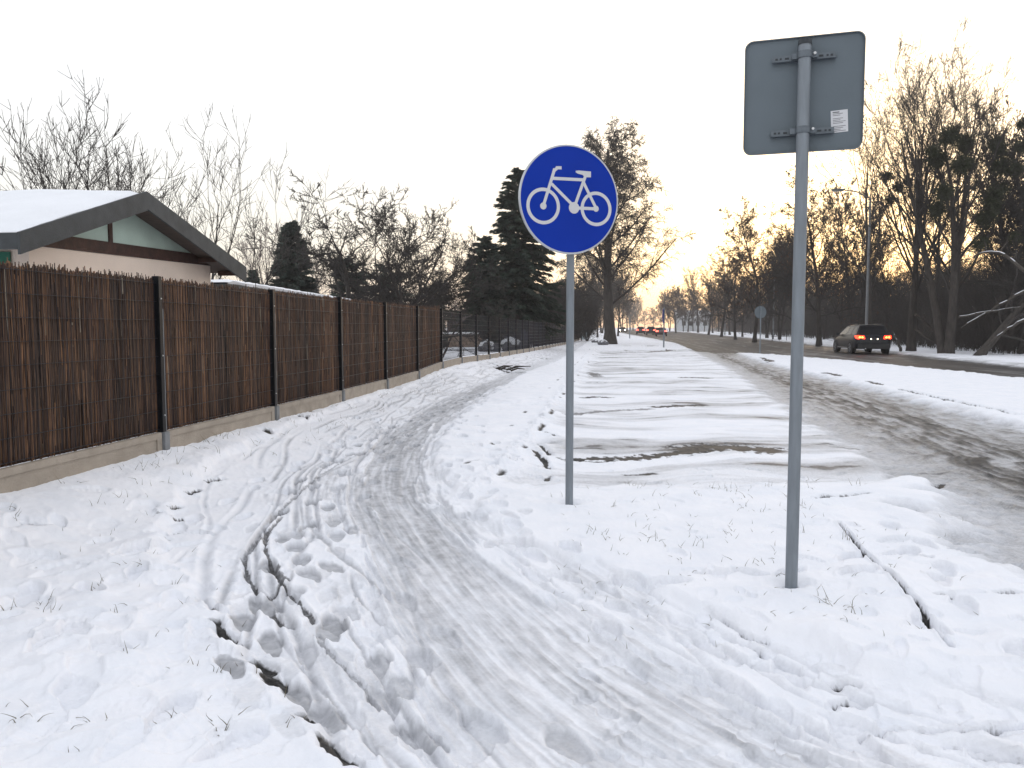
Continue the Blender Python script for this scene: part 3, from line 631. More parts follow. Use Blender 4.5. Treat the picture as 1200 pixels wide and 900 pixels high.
def square_sign():
    base = at(927, 695, 4.11); bx, by = base.x, base.y; gz = ground_z(bx, by)
    t = empty('road_sign', (bx, by, gz), 'square grey back of a road sign on the nearest grey pole', 'sign')
    cz = at(941, 112, by + .06).z - gz; top = at(940, 53, by).z - gz
    lean = Vector((0.00, 0, 1))
    b = MB(); b.tube([(0, 0, -.3), (0, 0, top)], .0315, 24); b.build('pole', M['galv'], t, smooth=True)
    b = MB(); b.tube([(0, 0, top), (0, 0, top + .004), (0, 0, top + .028)], [.034, .034, .031], 24); b.build('pole_cap', M['capdark'], t, smooth=True)
    yaw = R(17); X = Vector((math.cos(yaw), -math.sin(yaw), 0)); Z = Vector((0, 0, 1)); Nn = Vector((math.sin(yaw), math.cos(yaw), 0))
    C0 = Vector((-.002, 0, cz)) + Nn * .052; h = .289; rc = .042; P = []
    for (sx, sz, a0) in ((1, 1, 0), (-1, 1, 90), (-1, -1, 180), (1, -1, 270)):
        for i in range(7):
            a = R(a0 + 15 * i); P.append((sx * (h - rc) + math.cos(a) * rc, sz * (h - rc) + math.sin(a) * rc))
    b = MB(); n = len(P); V = []; sc = [(1, 0), (1, .016), (.985, .016), (.985, .003)]
    # folded rim towards the viewer (our side is the back)
    for (s_, dpt) in sc:
        for (u, v) in P: V.append(C0 + X * u * s_ + Z * v * s_ - Nn * dpt + Nn * .003)
    Fs = []
    for j in range(len(sc) - 1):
        for i in range(n): Fs.append((j * n + i, j * n + (i + 1) % n, (j + 1) * n + (i + 1) % n, (j + 1) * n + i))
    Fs.append(tuple(range(3 * n, 4 * n))); Fs.append(tuple(range(n))[::-1]); b.add(V, Fs); pl = b.build('sign_plate', M['signback'], t, smooth=True)
    for zz, nm in ((.182, 0), (-.190, 1)):
        br = MB(); Cb = C0 + Z * zz - Nn * .012
        for sgn in (-1, 1): br.box(Cb + X * sgn * .09 - Nn * .0, (.062, .009, .015), (X, Nn, Z))
        for sgn in (-1, 1): br.box(Cb + X * sgn * .09 - Nn * .010 - Z * .016, (.064, .012, .002), (X, Nn, Z))
        o = br.build('bracket', M['bracket'], t, bevel=.001)
        for sgn in (-1, 1):
            for dx, wd in ((.055, .006), (.082, .010), (.112, .005), (.132, .006)): sl2 = MB(); sl2.box(Cb + X * sgn * dx - Nn * .0095, (wd, .0008, .005), (X, Nn, Z)); sl2.build('slot', M['capdark'], o)
        cl = MB(); cl.tube([(0, 0, cz + zz - .016), (0, 0, cz + zz + .016)], .0375, 24)
        for sgn in (-1, 1): cl.box(Vector((0, 0, cz + zz)) + X * sgn * .044 + Nn * .012, (.018, .010, .014), (X, Nn, Z))
        cl.build('clamp', M['bracket'], t, smooth=True)
        bo = MB(); bo.tube([Vector((0, 0, cz + zz + .004)) + X * .048 + Nn * .004, Vector((0, 0, cz + zz + .004)) + X * .048 - Nn * .012], .007, 6); bo.build('bolt', M['bolt'], t)
    st = MB(); Cs = C0 + X * .178 - Z * .145 - Nn * .0014
    ux = (X + Z * .05).normalized(); uz = (Z - X * .05).normalized(); st.box(Cs, (.040, .0006, .055), (ux, Nn, uz)); o = st.build('sticker', M['sticker'], pl)
    ik = MB()
    for i in range(13):
        wd = .030 - .006 * ((i * 7) % 3) if i else .016
        if i in (3, 8): continue
        ik.box(Cs + uz * (.046 - .0078 * i) - Nn * .0009 - ux * (.031 - wd), (wd, .0002, .0013 if i else .0026), (ux, Nn, uz))
    ik.build('sticker_print', M['ink'], pl)
square_sign()

# ------------------------------------------------------------------ fences
def strip_set(name, P, U, W, T, m, parent, colors=None):
    """many thin flat bars: base P, vector U (length), half width W, half thickness T"""
    n = len(P); V = np.zeros((n, 8, 3), np.float32)
    i = 0
    for a in (0, 1):
        for sx, sy in ((-1, -1), (1, -1), (1, 1), (-1, 1)):
            V[:, i] = P + U * a + W * sx + T * sy; i += 1
    f = np.array([[0, 1, 5, 4], [1, 2, 6, 5], [2, 3, 7, 6], [3, 0, 4, 7], [4, 5, 6, 7]])
    Fq = (np.arange(n)[:, None, None] * 8 + f[None]).reshape(-1, 4)
    o = mesh_np(name, V.reshape(-1, 3), Fq, m, parent)
    if colors is not None:
        a_ = o.data.attributes.new('tone', 'FLOAT_COLOR', 'POINT'); c = np.ones((n, 8, 4), np.float32); c[:, :, :3] = colors[:, None, :]; a_.data.foreach_set('color', c.ravel())
    return o
def reed_mat():
    m = bpy.data.materials.new('heather_reed'); m.use_nodes = True; n = m.node_tree; b = n.nodes['Principled BSDF']; a = n.nodes.new('ShaderNodeAttribute'); a.attribute_name = 'tone'
    tcn = n.nodes.new('ShaderNodeTexCoord'); mp = n.nodes.new('ShaderNodeMapping'); mp.inputs['Scale'].default_value = (14, 14, 4); n.links.new(tcn.outputs['Object'], mp.inputs[0])
    no = n.nodes.new('ShaderNodeTexNoise'); no.inputs['Scale'].default_value = 3; no.inputs['Detail'].default_value = 4; n.links.new(mp.outputs[0], no.inputs[0])
    r_ = n.nodes.new('ShaderNodeMapRange'); r_.inputs['To Min'].default_value = .35; r_.inputs['To Max'].default_value = 1.75; n.links.new(no.outputs['Fac'], r_.inputs['Value'])
    v = n.nodes.new('ShaderNodeVectorMath'); v.operation = 'SCALE'; n.links.new(a.outputs['Color'], v.inputs[0]); n.links.new(r_.outputs[0], v.inputs['Scale'])
    n.links.new(v.outputs[0], b.inputs['Base Color']); b.inputs['Roughness'].default_value = .75; return m
M['reed'] = reed_mat()
U1 = np.array([.12, 1.0]); U1 /= np.hypot(*U1)
def fence_pt(Y): return np.array([float(fence_x(np.array(Y))), Y])
def post(root, Y, u, ztop, bolts=True):
    p = fence_pt(Y) - np.array([root.location.x, root.location.y]); z0 = float(fence_z(Y)) - root.location.z; ux = Vector((u[0], u[1], 0)); nx = Vector((u[1], -u[0], 0)); Z = Vector((0, 0, 1))
    zt = ztop - root.location.z + .045
    b = MB(); b.box(Vector((p[0], p[1], (z0 + .15 + zt) / 2)) + nx * .01, (.03, .034, (zt - z0 - .15) / 2), (ux, nx, Z)); po = b.build('post', M['anth'], root, bevel=.004)
    if bolts:
        for q in (.12, .5, .86):
            b = MB(); zz = z0 + .2 + (zt - z0 - .2) * q; c = Vector((p[0], p[1], zz)) + nx * .045; b.tube([c, c + nx * .008], .007, 8); b.build('bolt', M['bolt'], po)
        b = MB(); b.box(Vector((p[0], p[1], (z0 + .2 + zt - .3) / 2)) + nx * .02 + ux * .038, (.005, .02, (zt - .3 - z0 - .2) / 2), (ux, nx, Z)); b.build('edge_strip', M['conc2'], po)
    b = MB(); b.box(Vector((p[0], p[1], z0 + .05)) + nx * .025, (.045, .045, .17), (ux, nx, Z)); b.build('plinth_joint', M['conc2'], root, bevel=.005)
def plinth(root, Ya, Yb, u):
    o3 = root.location; ux = Vector((u[0], u[1], 0)); nx = Vector((u[1], -u[0], 0)); pa = fence_pt(Ya); pb = fence_pt(Yb)
    A = Vector((pa[0], pa[1], float(fence_z(Ya)))) - o3 + ux * .05; B = Vector((pb[0], pb[1], float(fence_z(Yb)))) - o3 - ux * .05; L = (B - A).length
    b = MB(); Zt = Vector((0, 0, .22)); Zb = Vector((0, 0, -.25))
    b.prism([A + Zb, B + Zb, B + Zt, A + Zt], nx * .035)
    # raised frame round a sunk field
    for (s0, s1, h0, h1) in ((0, 1, .165, .217), (0, .035, -.2, .165), (.965, 1, -.2, .165)):
        p0 = A.lerp(B, s0 + .002) + nx * .035; p1 = A.lerp(B, s1 - .002) + nx * .035; b.prism([p0 + Vector((0, 0, h0)), p1 + Vector((0, 0, h0)), p1 + Vector((0, 0, h1)), p0 + Vector((0, 0, h1))], nx * .012)
    b.build('concrete_plinth', M['conc'], root)
def wires(root, Ya, Yb, u, za, zb, r, off):
    o3 = np.array(root.location); pa = fence_pt(Ya); pb = fence_pt(Yb); nx = np.array([u[1], -u[0], 0]); ux = np.array([u[0], u[1], 0])
    A = np.array([pa[0], pa[1], float(fence_z(Ya)) + .25]) - o3 + nx * off; B = np.array([pb[0], pb[1], float(fence_z(Yb)) + .25]) - o3 + nx * off
    P = []; Uv = []; W = []; T = []
    n = 50
    for i in range(1, n):
        t = i / n; p = A * (1 - t) + B * t; top = za + (zb - za) * t - o3[2]; P.append(p); Uv.append([0, 0, top - p[2] + .02]); W.append(ux * r); T.append(nx * r)
    for k in range(9):
        for dd in (-.008, .008):
            ta = A.copy(); tb = B.copy(); ta[2] += (za - o3[2] - A[2]) * (k / 8) ; tb[2] += (zb - o3[2] - B[2]) * (k / 8); ta = ta + nx * dd; tb = tb + nx * dd
            P.append(ta); Uv.append(tb - ta); W.append(np.array([0, 0, r * 1.1])); T.append(nx * r)
    strip_set('wire_mesh', np.array(P), np.array(Uv), np.array(W), np.array(T), M['anth_b'], root)
def reed_fence():
    Ys = [19.9 - 2.50 * k for k in range(0, 8)][::-1]      # posts, nearest first
    r0 = fence_pt(Ys[0]); root = empty('reed_fence', (r0[0], r0[1], float(fence_z(Ys[0]))), 'dark brown reed screen fence with black posts on a concrete plinth', 'fence')
    u = U1; nx = np.array([u[1], -u[0], 0]); ux = np.array([u[0], u[1], 0]); o3 = np.array(root.location); r = np.random.RandomState(21); top = 1.83
    for i, Y in enumerate(Ys): post(root, Y, u, top)
    for i in range(len(Ys) - 1):
        Ya, Yb = Ys[i], Ys[i + 1]; plinth(root, Ya, Yb, u); wires(root, Ya, Yb, u, top - .02, top - .02, .0013, .012)
        A = np.append(fence_pt(Ya), float(fence_z(Ya)) + .215) - o3; B = np.append(fence_pt(Yb), float(fence_z(Yb)) + .215) - o3
        n = 4600; t = r.rand(n) * .985 + .008; p = A * (1 - t)[:, None] + B * t[:, None]; layer = r.rand(n); zone = fbm(t * 9 + i * 5.1, np.zeros(n) + i, 3, 3.0)
        p = p - nx * (.006 + .030 * layer)[:, None]
        patch = np.interp(t, np.linspace(0, 1, 14), r.uniform(.55, 1.25, 14)); hgt = top - o3[2] - p[:, 2]
        full = r.rand(n) < .36; z0 = np.where(full, r.uniform(0, .04, n), r.uniform(0, 1.35, n)); ln = np.where(full, hgt - z0 + r.normal(0, .030, n) + .014 * np.sin(t * 30 + i), r.uniform(.12, .55, n))
        ln = np.minimum(ln, hgt - z0 + np.abs(r.normal(0, .03, n)) - .01); ln = np.maximum(ln, .08)
        P = p.copy(); P[:, 2] += z0; lean = r.normal(0, .022, n); Uv = np.stack([ux[0] * lean * ln, ux[1] * lean * ln, ln], 1); w_ = r.uniform(.0016, .0050, n)
        ba = r.uniform(-.5, .5, n); W = (ux[None] * np.cos(ba)[:, None] + nx[None] * np.sin(ba)[:, None]) * w_[:, None]; T = (nx[None] * np.cos(ba)[:, None] - ux[None] * np.sin(ba)[:, None]) * .0022
        tone = r.rand(n) ** 2.1; c = np.array([.031, .0135, .0085])[None] * (1 - tone)[:, None] + np.array([.170, .084, .038])[None] * tone[:, None]
        zn = fbm(t * 14 + i * 3.3, (p[:, 2] + z0) * 3.5 + i, 3, 8.0); c = c * (1 + .75 * np.clip(zn, -1, 1.2))[:, None] * patch[:, None] * r.uniform(.7, 1.3, n)[:, None]; pale = r.rand(n) < .014; c[pale] = np.array([.30, .26, .20]); Uv[pale] *= .35; P[pale, 2] = p[pale, 2] + (hgt[pale] - Uv[pale, 2]) * np.where(r.rand(pale.sum()) < .6, 1, r.rand(pale.sum()))
        scr = strip_set('reed_screen', P, Uv, W, T, M['reed'], root, c)
        b = MB(); q = [Vector(A) - Vector(nx) * .040, Vector(B) - Vector(nx) * .040]; b.prism([q[0], q[1], q[1] + Vector((0, 0, top - .10 - o3[2] - B[2])), q[0] + Vector((0, 0, top - .10 - o3[2] - A[2]))], Vector(nx) * -.01)
        b.build('backing_mat', M['bwood'], scr)
reed_fence()
def mesh_fence():
    Ys = [19.9 + 2.478 * k for k in range(0, 33)]; Y0 = Ys[1]; r0 = fence_pt(Y0)
    root = empty('mesh_fence', (r0[0], r0[1], float(fence_z(Y0))), 'open dark wire mesh fence running on from the reed screen into the distance', 'fence')
    u = np.array([.131, 1.0]); u /= np.hypot(*u); tz = lambda Y: float(np.interp(Y, [19.9, 45, 100], [1.80, 1.70, 1.58]))
    for i in range(1, len(Ys)): post(root, Ys[i], u, tz(Ys[i]), bolts=False)
    for i in range(len(Ys) - 1):
        if True: plinth(root, Ys[i], Ys[i + 1], u)
        wires(root, Ys[i], Ys[i + 1], u, tz(Ys[i]), tz(Ys[i + 1]), .0020 if i < 8 else .0036, .012)
mesh_fence()

# ------------------------------------------------------------------ bungalow behind the fence
def house():
    P0 = Vector((-4.764, 7.8, 0)); u = Vector((.119, .993, 0)); n = Vector((.993, -.119, 0)); Z = Vector((0, 0, 1))
    root = empty('bungalow', P0, 'low beige bungalow with snowy gable roof behind the reed fence', 'house')
    def H(a, b, z): return u * a + n * b + Z * z
    L = 4.82; ra = 2.16; ze, zr, ze2 = 2.33, 3.06, 2.36; D = 7.0; th = .20
    # walls
    b = MB(); wa, wb = .62, 4.50; wt = 2.36
    prof = [(wa, 0), (wb, 0), (wb, wt), (wa, wt)]
    b.prism([H(a, -.42, z) for a, z in prof], n * -(D - .9)); b.build('wall', M['plaster'], root)
    b = MB(); b.prism([H(a, -.405, z) for a, z in ((wa - .02, 2.27), (wb + .05, 2.35), (wb + .05, 2.50), (wa - .02, 2.42))], n * -.06); b.build('beam', M['bwood'], root)
    # gable boards
    sl_ = lambda a: zr - .10 - (ra - a) * (zr - ze) / ra if a < ra else zr - .10 - (a - ra) * (zr - ze2) / (L - ra)
    b = MB(); b.prism([H(wa + .1, -.42, 2.43), H(wb - .02, -.42, 2.49), H(wb - .02, -.42, sl_(wb) - .01 if sl_(wb) > 2.5 else 2.5), H(ra, -.42, sl_(ra)), H(wa + .1, -.42, max(sl_(wa + .1), 2.44))], n * -.05); b.build('gable_boards', M['sage'], root)
    b = MB(); b.prism([H(1.98, -.40, 2.45), H(2.05, -.40, 2.45), H(2.05, -.40, 2.9), H(1.98, -.40, 2.9)], n * -.03); b.build('gable_batten', M['bwood'], root)
    b = MB(); b.prism([H(wa - .012, -.9, .1), H(wa - .012, -5.5, .1), H(wa - .012, -5.5, 2.2), H(wa - .012, -.62, 2.2), H(wa - .012, -.62, .1)], u * -.02); b.build('green_front', M['green'], root)
    # roof slopes
    for nm, (a0, z0), (a1, z1) in (('roof', (0, ze), (ra, zr)), ('roof', (ra, zr), (L, ze2))):
        b = MB(); b.prism([H(a0, -.03, z0 - .02), H(a1, -.03, z1 - .02), H(a1, -.03, z1 - .10), H(a0, -.03, z0 - .10)], n * -(D - .03)); b.build(nm, M['soffit'], root)
    # snow blanket on the near slope, a little short of the edges
    b = MB(); V = []; Fs = []; na, nb = 14, 40; r = np.random.RandomState(2)
    for i in range(na + 1):
        for j in range(nb + 1):
            a = .03 + (ra - .05) * i / na; bb = -.045 - (D - .1) * j / nb; ed = min(1, (i / na) * 4, (1 - i / na) * 6 + .35, j / nb * 10 + .0)
            zb_ = ze + (zr - ze) * a / ra; V.append(H(a, bb + r.uniform(-.012, .012), .016 * math.sin(a * 2.1 + bb * 1.3) + .012 * math.sin(bb * 3.7) * math.sin(a * 4) + zb_ - .015 + (.05 + .045 * math.sqrt(max(ed, 0))) * (1 if ed > .0 else 0.3) + r.uniform(-.003, .003)))
    for i in range(na):
        for j in range(nb): q = i * (nb + 1) + j; Fs.append((q, q + 1, q + nb + 2, q + nb + 1))
    k = len(V)
    for i in range(na + 1):
        a = .03 + (ra - .05) * i / na; V.append(H(a, -.045, ze + (zr - ze) * a / ra - .019))
    for i in range(na): Fs.append((i * (nb + 1), (i + 1) * (nb + 1), k + i + 1, k + i))
    k2 = len(V)
    for j in range(nb + 1): V.append(H(.03, -.045 - (D - .1) * j / nb, ze - .019))
    for j in range(nb): Fs.append((j, j + 1, k2 + j + 1, k2 + j))
    b.add(V, Fs); b.build('roof_snow', M['snow'], root, smooth=True)
    # fascias
    for (a0, z0), (a1, z1) in (((-.03, ze - .005), (ra, zr + .02)), ((ra, zr + .02), (L + .03, ze2 - .01))):
        b = MB(); b.prism([H(a0, 0, z0), H(a1, 0, z1), H(a1, 0, z1 - .235), H(a0, 0, z0 - .215)], n * -.03); b.build('fascia', M['felt'], root)
    b = MB(); b.prism([H(-.03, -.032, ze - .01), H(-.03, -.032, ze - .17), H(-.005, -.032, ze - .17), H(-.005, -.032, ze - .01)], n * -(D - .1)); b.build('gutter_board', M['felt'], root)
    for a in (4.1, 4.7):
        z = (ze + (zr - ze) * a / ra if a < ra else zr - (a - ra) * (zr - ze2) / (L - ra)) - .11
        b = MB(); b.box(H(a, -.22, z - .035), (.03, .17, .035), (u, n, Z)); b.build('rafter', M['bwood'], root)
house()
def shed():
    root = empty('garden_shed', (-4.78, 13.4, .2), 'long low pale shed with a thin snowy roof between bungalow and fruit trees', 'shed'); u = Vector((.02, 1, 0)).normalized(); n = Vector((u.y, -u.x, 0)); Z = Vector((0, 0, 1))
    def H(a, b, z): return u * a + n * b + Z * (z - .2)
    b = MB(); b.prism([H(.1, -.25, .1), H(.1, -2.6, .1), H(.1, -2.6, 1.98), H(.1, -.25, 2.06)], u * 9.3); b.build('wall', M['shedw'], root)
    b = MB()
    for k in range(31): b.box(H(.25 + .3 * k, -.24, 1.1), (.02, .012, .95), (u, n, Z))
    b.build('wall_ribs', M['shedw'], root)
    b = MB(); b.prism([H(0, 0, 2.14), H(0, -3.0, 2.02), H(0, -3.0, 1.96), H(0, 0, 2.08)], u * 9.7); rf = b.build('roof', M['felt'], root)
    V = []; Fs = []; r = np.random.RandomState(4)
    for i in range(50):
        for j, (bb, zz) in enumerate(((-.01, 2.142), (.015, 2.19), (-.05, 2.225), (-1.5, 2.18), (-2.95, 2.12))):
            e_ = 1 if 0 < i < 49 else .3; V.append(H(.02 + 9.66 * i / 49, bb + r.uniform(-.012, .012), 2.142 + (zz - 2.142) * e_ - (0 if j < 3 else 0) + r.uniform(-.006, .006)))
    for i in range(49):
        for j in range(4): q = i * 5 + j; Fs.append((q, q + 5, q + 6, q + 1))
    b = MB(); b.add(V, Fs); b.build('roof_snow', M['snow'], rf, smooth=True)
shed()

# ------------------------------------------------------------------ trees: branches grown level by level
def grow(rng, P, D, L, Rr, seg, curve, up, r_end):
    """P start (n,3), D direction, L length, Rr radius -> points (n,seg+1,3), radii, directions"""
    n = len(P); pts = np.zeros((n, seg + 1, 3)); dirs = np.zeros((n, seg + 1, 3)); pts[:, 0] = P; d_ = D / np.linalg.norm(D, axis=1, keepdims=True); dirs[:, 0] = d_
    st = (L / seg)[:, None]; bend = rng.normal(0, curve * .6, (n, 3))
    for k in range(seg):
        d_ = d_ + rng.normal(0, curve, (n, 3)) + bend * .5; d_[:, 2] += up; d_ /= np.linalg.norm(d_, axis=1, keepdims=True)
        pts[:, k + 1] = pts[:, k] + d_ * st; dirs[:, k + 1] = d_
    t = np.linspace(0, 1, seg + 1)[None]; rad = Rr[:, None] * (1 - t * (1 - r_end)); return pts, rad, dirs
def tubes(pts, rad, dirs, m):
    n, s, _ = pts.shape; a = np.cross(dirs, np.array([0.3, 0.2, 0.93])); a /= np.linalg.norm(a, axis=2, keepdims=True) + 1e-9; b = np.cross(dirs, a)
    th = np.arange(m) * 2 * np.pi / m
    V = pts[:, :, None, :] + (a[:, :, None, :] * np.cos(th)[None, None, :, None] + b[:, :, None, :] * np.sin(th)[None, None, :, None]) * rad[:, :, None, None]
    base = (np.arange(n) * s * m)[:, None, None]; i = (np.arange(s - 1) * m)[None, :, None]; k = np.arange(m)[None, None]; k2 = (k + 1) % m
    Fq = np.stack([base + i + k, base + i + k2, base + i + m + k2, base + i + m + k], -1).reshape(-1, 4); return V.reshape(-1, 3), Fq
def sprout(rng, pts, rad, dirs, L, num, start, ang, lratio, rratio, rmin, shape, even=False):
    """children along every branch of a level"""
    n, s, _ = pts.shape; par = np.repeat(np.arange(n), num); kk = np.tile(np.arange(num), n)
    t = rng.uniform(start, 1.0, len(par)) if not even else start + (1 - start) * np.minimum(.995, ((kk + rng.rand(len(par))) / num) ** .9); u = t * (s - 1); i = np.minimum(u.astype(int), s - 2); f = (u - i)[:, None]
    P = pts[par, i] * (1 - f) + pts[par, i + 1] * f; D = dirs[par, i + 1]; r0 = rad[par, i] * (1 - f[:, 0]) + rad[par, i + 1] * f[:, 0]
    a = np.cross(D, rng.normal(0, 1, D.shape)) if not even else np.stack([np.cos(kk * 2.399 + par * 1.1 + rng.normal(0, .25, len(par))), np.sin(kk * 2.399 + par * 1.1), kk * 0.], 1); a = a - D * (a * D).sum(1, keepdims=True); a /= np.linalg.norm(a, axis=1, keepdims=True) + 1e-9
    an = np.radians(rng.normal(ang[0], ang[1], len(par)))[:, None]; d2 = D * np.cos(an) + a * np.sin(an)
    ln = L[par] * lratio * (rng.uniform(.82, 1.1, len(par)) if even else rng.uniform(.65, 1.2, len(par))) * (1 - shape * (t - start) / (1 - start + 1e-6)); return P, d2, ln, np.maximum(r0 * rratio * rng.uniform(.7, 1, len(par)), rmin)
def bare_tree(name, seed, h, r, levels, label, group=None, trunk_up=.05, trunk_curve=.03, fork=1, twig_m='twig', bark='bark', rmin=.007, loc=(0, 0, 0), cat='tree', leaf=None, lean=None, drop_trunk=.35, spread=0.0):
    rng = np.random.RandomState(seed); root = empty(name, loc, label, cat, group)
    if fork == 1: P = np.zeros((1, 3)); D = np.array([[0., 0, 1]])
    else:
        P = rng.normal(0, r * .5, (fork, 3)); P[:, 2] = -.1; a = np.arange(fork) * 2 * np.pi / fork + rng.rand(); D = np.stack([np.cos(a) * spread, np.sin(a) * spread, np.ones(fork)], 1)
    if lean is not None: D = D + np.array(lean)
    P[:, 2] -= .15; L = h * rng.uniform(.88, 1.0, len(P)); Rr = np.full(len(P), r)
    pts, rad, dirs = grow(rng, P, D, L, Rr, 14, trunk_curve, trunk_up, drop_trunk * .35)
    rad[:, 0] *= 1.35
    V, Fq = tubes(pts, rad, dirs, 9); tr = mesh_np('trunk', V, Fq, M[bark], root, smooth=True)
    Vs = []; Fs = []; off = 0; tips = None
    for li, lv in enumerate(levels):
        P, D, L2, R2 = sprout(rng, pts, rad, dirs, L, lv['n'], lv['start'], lv['ang'], lv['len'], lv.get('rr', .55), rmin, lv.get('shape', .6), even=(li == 0))
        pts, rad, dirs = grow(rng, P, D, L2, R2, lv.get('seg', 5), lv.get('curve', .12), lv.get('up', .06), .3); rad = np.maximum(rad, rmin * .6); L = L2
        V, Fq = tubes(pts, rad, dirs, 5 if li == 0 else 3); Vs.append(V); Fs.append(Fq + off); off += len(V)
    mesh_np('crown', np.concatenate(Vs), np.concatenate(Fs), M[twig_m], root)
    if leaf:
        cnt, sz = leaf; n = len(pts); k = rng.randint(0, n, cnt); j = rng.randint(1, pts.shape[1], cnt); c = pts[k, j] + rng.normal(0, .05, (cnt, 3)); a = rng.normal(0, 1, (cnt, 3)); a /= np.linalg.norm(a, axis=1, keepdims=True); b = np.cross(a, rng.normal(0, 1, (cnt, 3))); b /= np.linalg.norm(b, axis=1, keepdims=True)
        s_ = sz * rng.uniform(.6, 1.3, (cnt, 1)); V = np.stack([c - a * s_, c + b * s_ * .55, c + a * s_, c - b * s_ * .55], 1).reshape(-1, 3); mesh_np('leaves', V, np.arange(cnt * 4).reshape(-1, 4), M['leafb'], root)
    return root
def conifer(name, seed, h, rbase, label, group=None, mt='needle', loc=(0, 0, 0), bare=.06, droop=-.10, dens=1.0, ragged=.3, power=.85, nsz=.16):
    rng = np.random.RandomState(seed); root = empty(name, loc, label, 'tree', group)
    b = MB(); b.tube([(0, 0, -.2), (0, 0, h * .5), (.03, 0, h)], [h * .018, h * .010, .01], 8); b.build('trunk', M['bark'], root, smooth=True)
    nb = int(h * 26 * dens); t = rng.uniform(bare, .99, nb) ; zz = t * h; Ln = rbase * (1 - t) ** power * rng.uniform(1 - ragged, 1.08, nb) + .12; a = rng.rand(nb) * 2 * np.pi
    P = np.stack([zz * 0, zz * 0, zz], 1); D = np.stack([np.cos(a), np.sin(a), -.10 + .7 * t ** 2], 1)
    pts, rad, dirs = grow(rng, P, D, Ln, np.full(nb, .018) + Ln * .004, 6, .05, droop * .35, .3); V, Fq = tubes(pts, rad, dirs, 3); mesh_np('branches', V, Fq, M['twig'], root)
    per = (Ln / Ln.mean() * 125 * dens ** .3).astype(int) + 14; k = np.repeat(np.arange(nb), per); u = rng.uniform(.12, 1.0, len(k)) * 6; i = np.minimum(u.astype(int), 5); f = (u - i)[:, None]
    c = pts[k, i] * (1 - f) + pts[k, i + 1] * f; d_ = dirs[k, i]; sd = np.cross(d_, [0, 0, 1.]); side = rng.choice([-1, 1], len(k))[:, None]; lat = rng.uniform(.0, .35, len(k))[:, None] * (1 - u / 7.5)[:, None] * np.minimum(1.2, Ln[k])[:, None]
    c = c + sd * side * lat; c[:, 2] -= rng.uniform(0, .16, len(k)) * 1.0; e_ = d_ * .8 + sd * side * .7; e_[:, 2] -= rng.uniform(.0, .5, len(k)); e_ /= np.linalg.norm(e_, axis=1, keepdims=True)
    w_ = np.cross(e_, rng.normal(0, 1, e_.shape)); w_ /= np.linalg.norm(w_, axis=1, keepdims=True); s_ = nsz * rng.uniform(.6, 1.3, (len(k), 1))
    V = np.stack([c - e_ * s_ * .5, c + w_ * s_ * .20, c + e_ * s_, c - w_ * s_ * .20], 1).reshape(-1, 3); mesh_np('crown', V, np.arange(len(k) * 4).reshape(-1, 4), M[mt], root); return root
def gz(x, y): return ground_z(x, y) - .03

# garden trees at the left
def spot(px, Y): p = at(px, 390, Y); return (p.x, Y, float(fence_z(min(Y, 100))) - .05)
LV_o2 = [dict(n=9, start=.25, ang=(36, 10), len=.62, rr=.62, up=.10, curve=.07, seg=7, shape=.3), dict(n=8, start=.15, ang=(32, 12), len=.52, rr=.55, up=.10, curve=.06, seg=5, shape=.3), dict(n=4, start=.2, ang=(34, 14), len=.45, rr=.6, up=.07, curve=.06, seg=4, shape=.3)]
LV_orch = [dict(n=8, start=.30, ang=(38, 12), len=.62, rr=.62, up=.12, curve=.10, seg=7, shape=.35), dict(n=8, start=.15, ang=(32, 12), len=.52, rr=.55, up=.10, curve=.08, seg=5), dict(n=5, start=.2, ang=(36, 14), len=.45, rr=.6, up=.07, curve=.08, seg=4)]
bare_tree('bare_tree', 33, 4.9, .075, LV_o2, 'tall bare tree with upright shoots right behind the bungalow roof', 'bare garden trees', fork=5, spread=.36, trunk_up=.06, trunk_curve=.04, loc=spot(118, 17.5), rmin=.007)
bare_tree('bare_tree', 32, 4.5, .06, LV_o2, 'bare tree with loose upright twigs right of the bungalow gable', 'bare garden trees', fork=3, spread=.5, trunk_up=.03, trunk_curve=.06, loc=spot(238, 18.5), rmin=.006)
LV_fruit = [dict(n=8, start=.28, ang=(46, 14), len=.72, rr=.66, up=.05, curve=.17, seg=8, shape=.3), dict(n=11, start=.12, ang=(48, 16), len=.45, rr=.5, up=.08, curve=.13, seg=6, shape=.3), dict(n=8, start=.1, ang=(48, 18), len=.40, rr=.55, up=.05, curve=.12, seg=4, shape=.3), dict(n=3, start=.1, ang=(45, 15), len=.45, rr=.7, up=.03, curve=.1, seg=2)]
LV_m = [dict(n=15, start=.24, ang=(30, 9), len=.60, rr=.50, up=.07, curve=.07, seg=8, shape=.45), dict(n=9, start=.15, ang=(32, 12), len=.46, rr=.5, up=.07, curve=.08, seg=5, shape=.4), dict(n=7, start=.1, ang=(34, 14), len=.45, rr=.55, up=.05, curve=.09, seg=3, shape=.4), dict(n=2, start=.1, ang=(36, 14), len=.6, rr=.8, up=.04, curve=.09, seg=2)]
bare_tree('fruit_tree', 40, 4.7, .15, LV_fruit, 'gnarled bare fruit tree leaning left over the third reed panel', 'bare garden trees', fork=2, spread=.28, lean=(-.22, 0, 0), trunk_curve=.11, loc=spot(432, 26), rmin=.011)
bare_tree('fruit_tree', 41, 4.8, .14, LV_fruit, 'gnarled bare fruit tree right of the leaning one, with long upright shoots', 'bare garden trees', fork=3, spread=.34, lean=(.10, 0, 0), trunk_curve=.10, loc=spot(470, 27), rmin=.011)
bare_tree('fruit_tree', 42, 3.8, .05, LV_fruit, 'small thin fruit tree at the end of the reed fence', 'bare garden trees', fork=3, spread=.24, trunk_curve=.09, loc=spot(514, 29), rmin=.007)
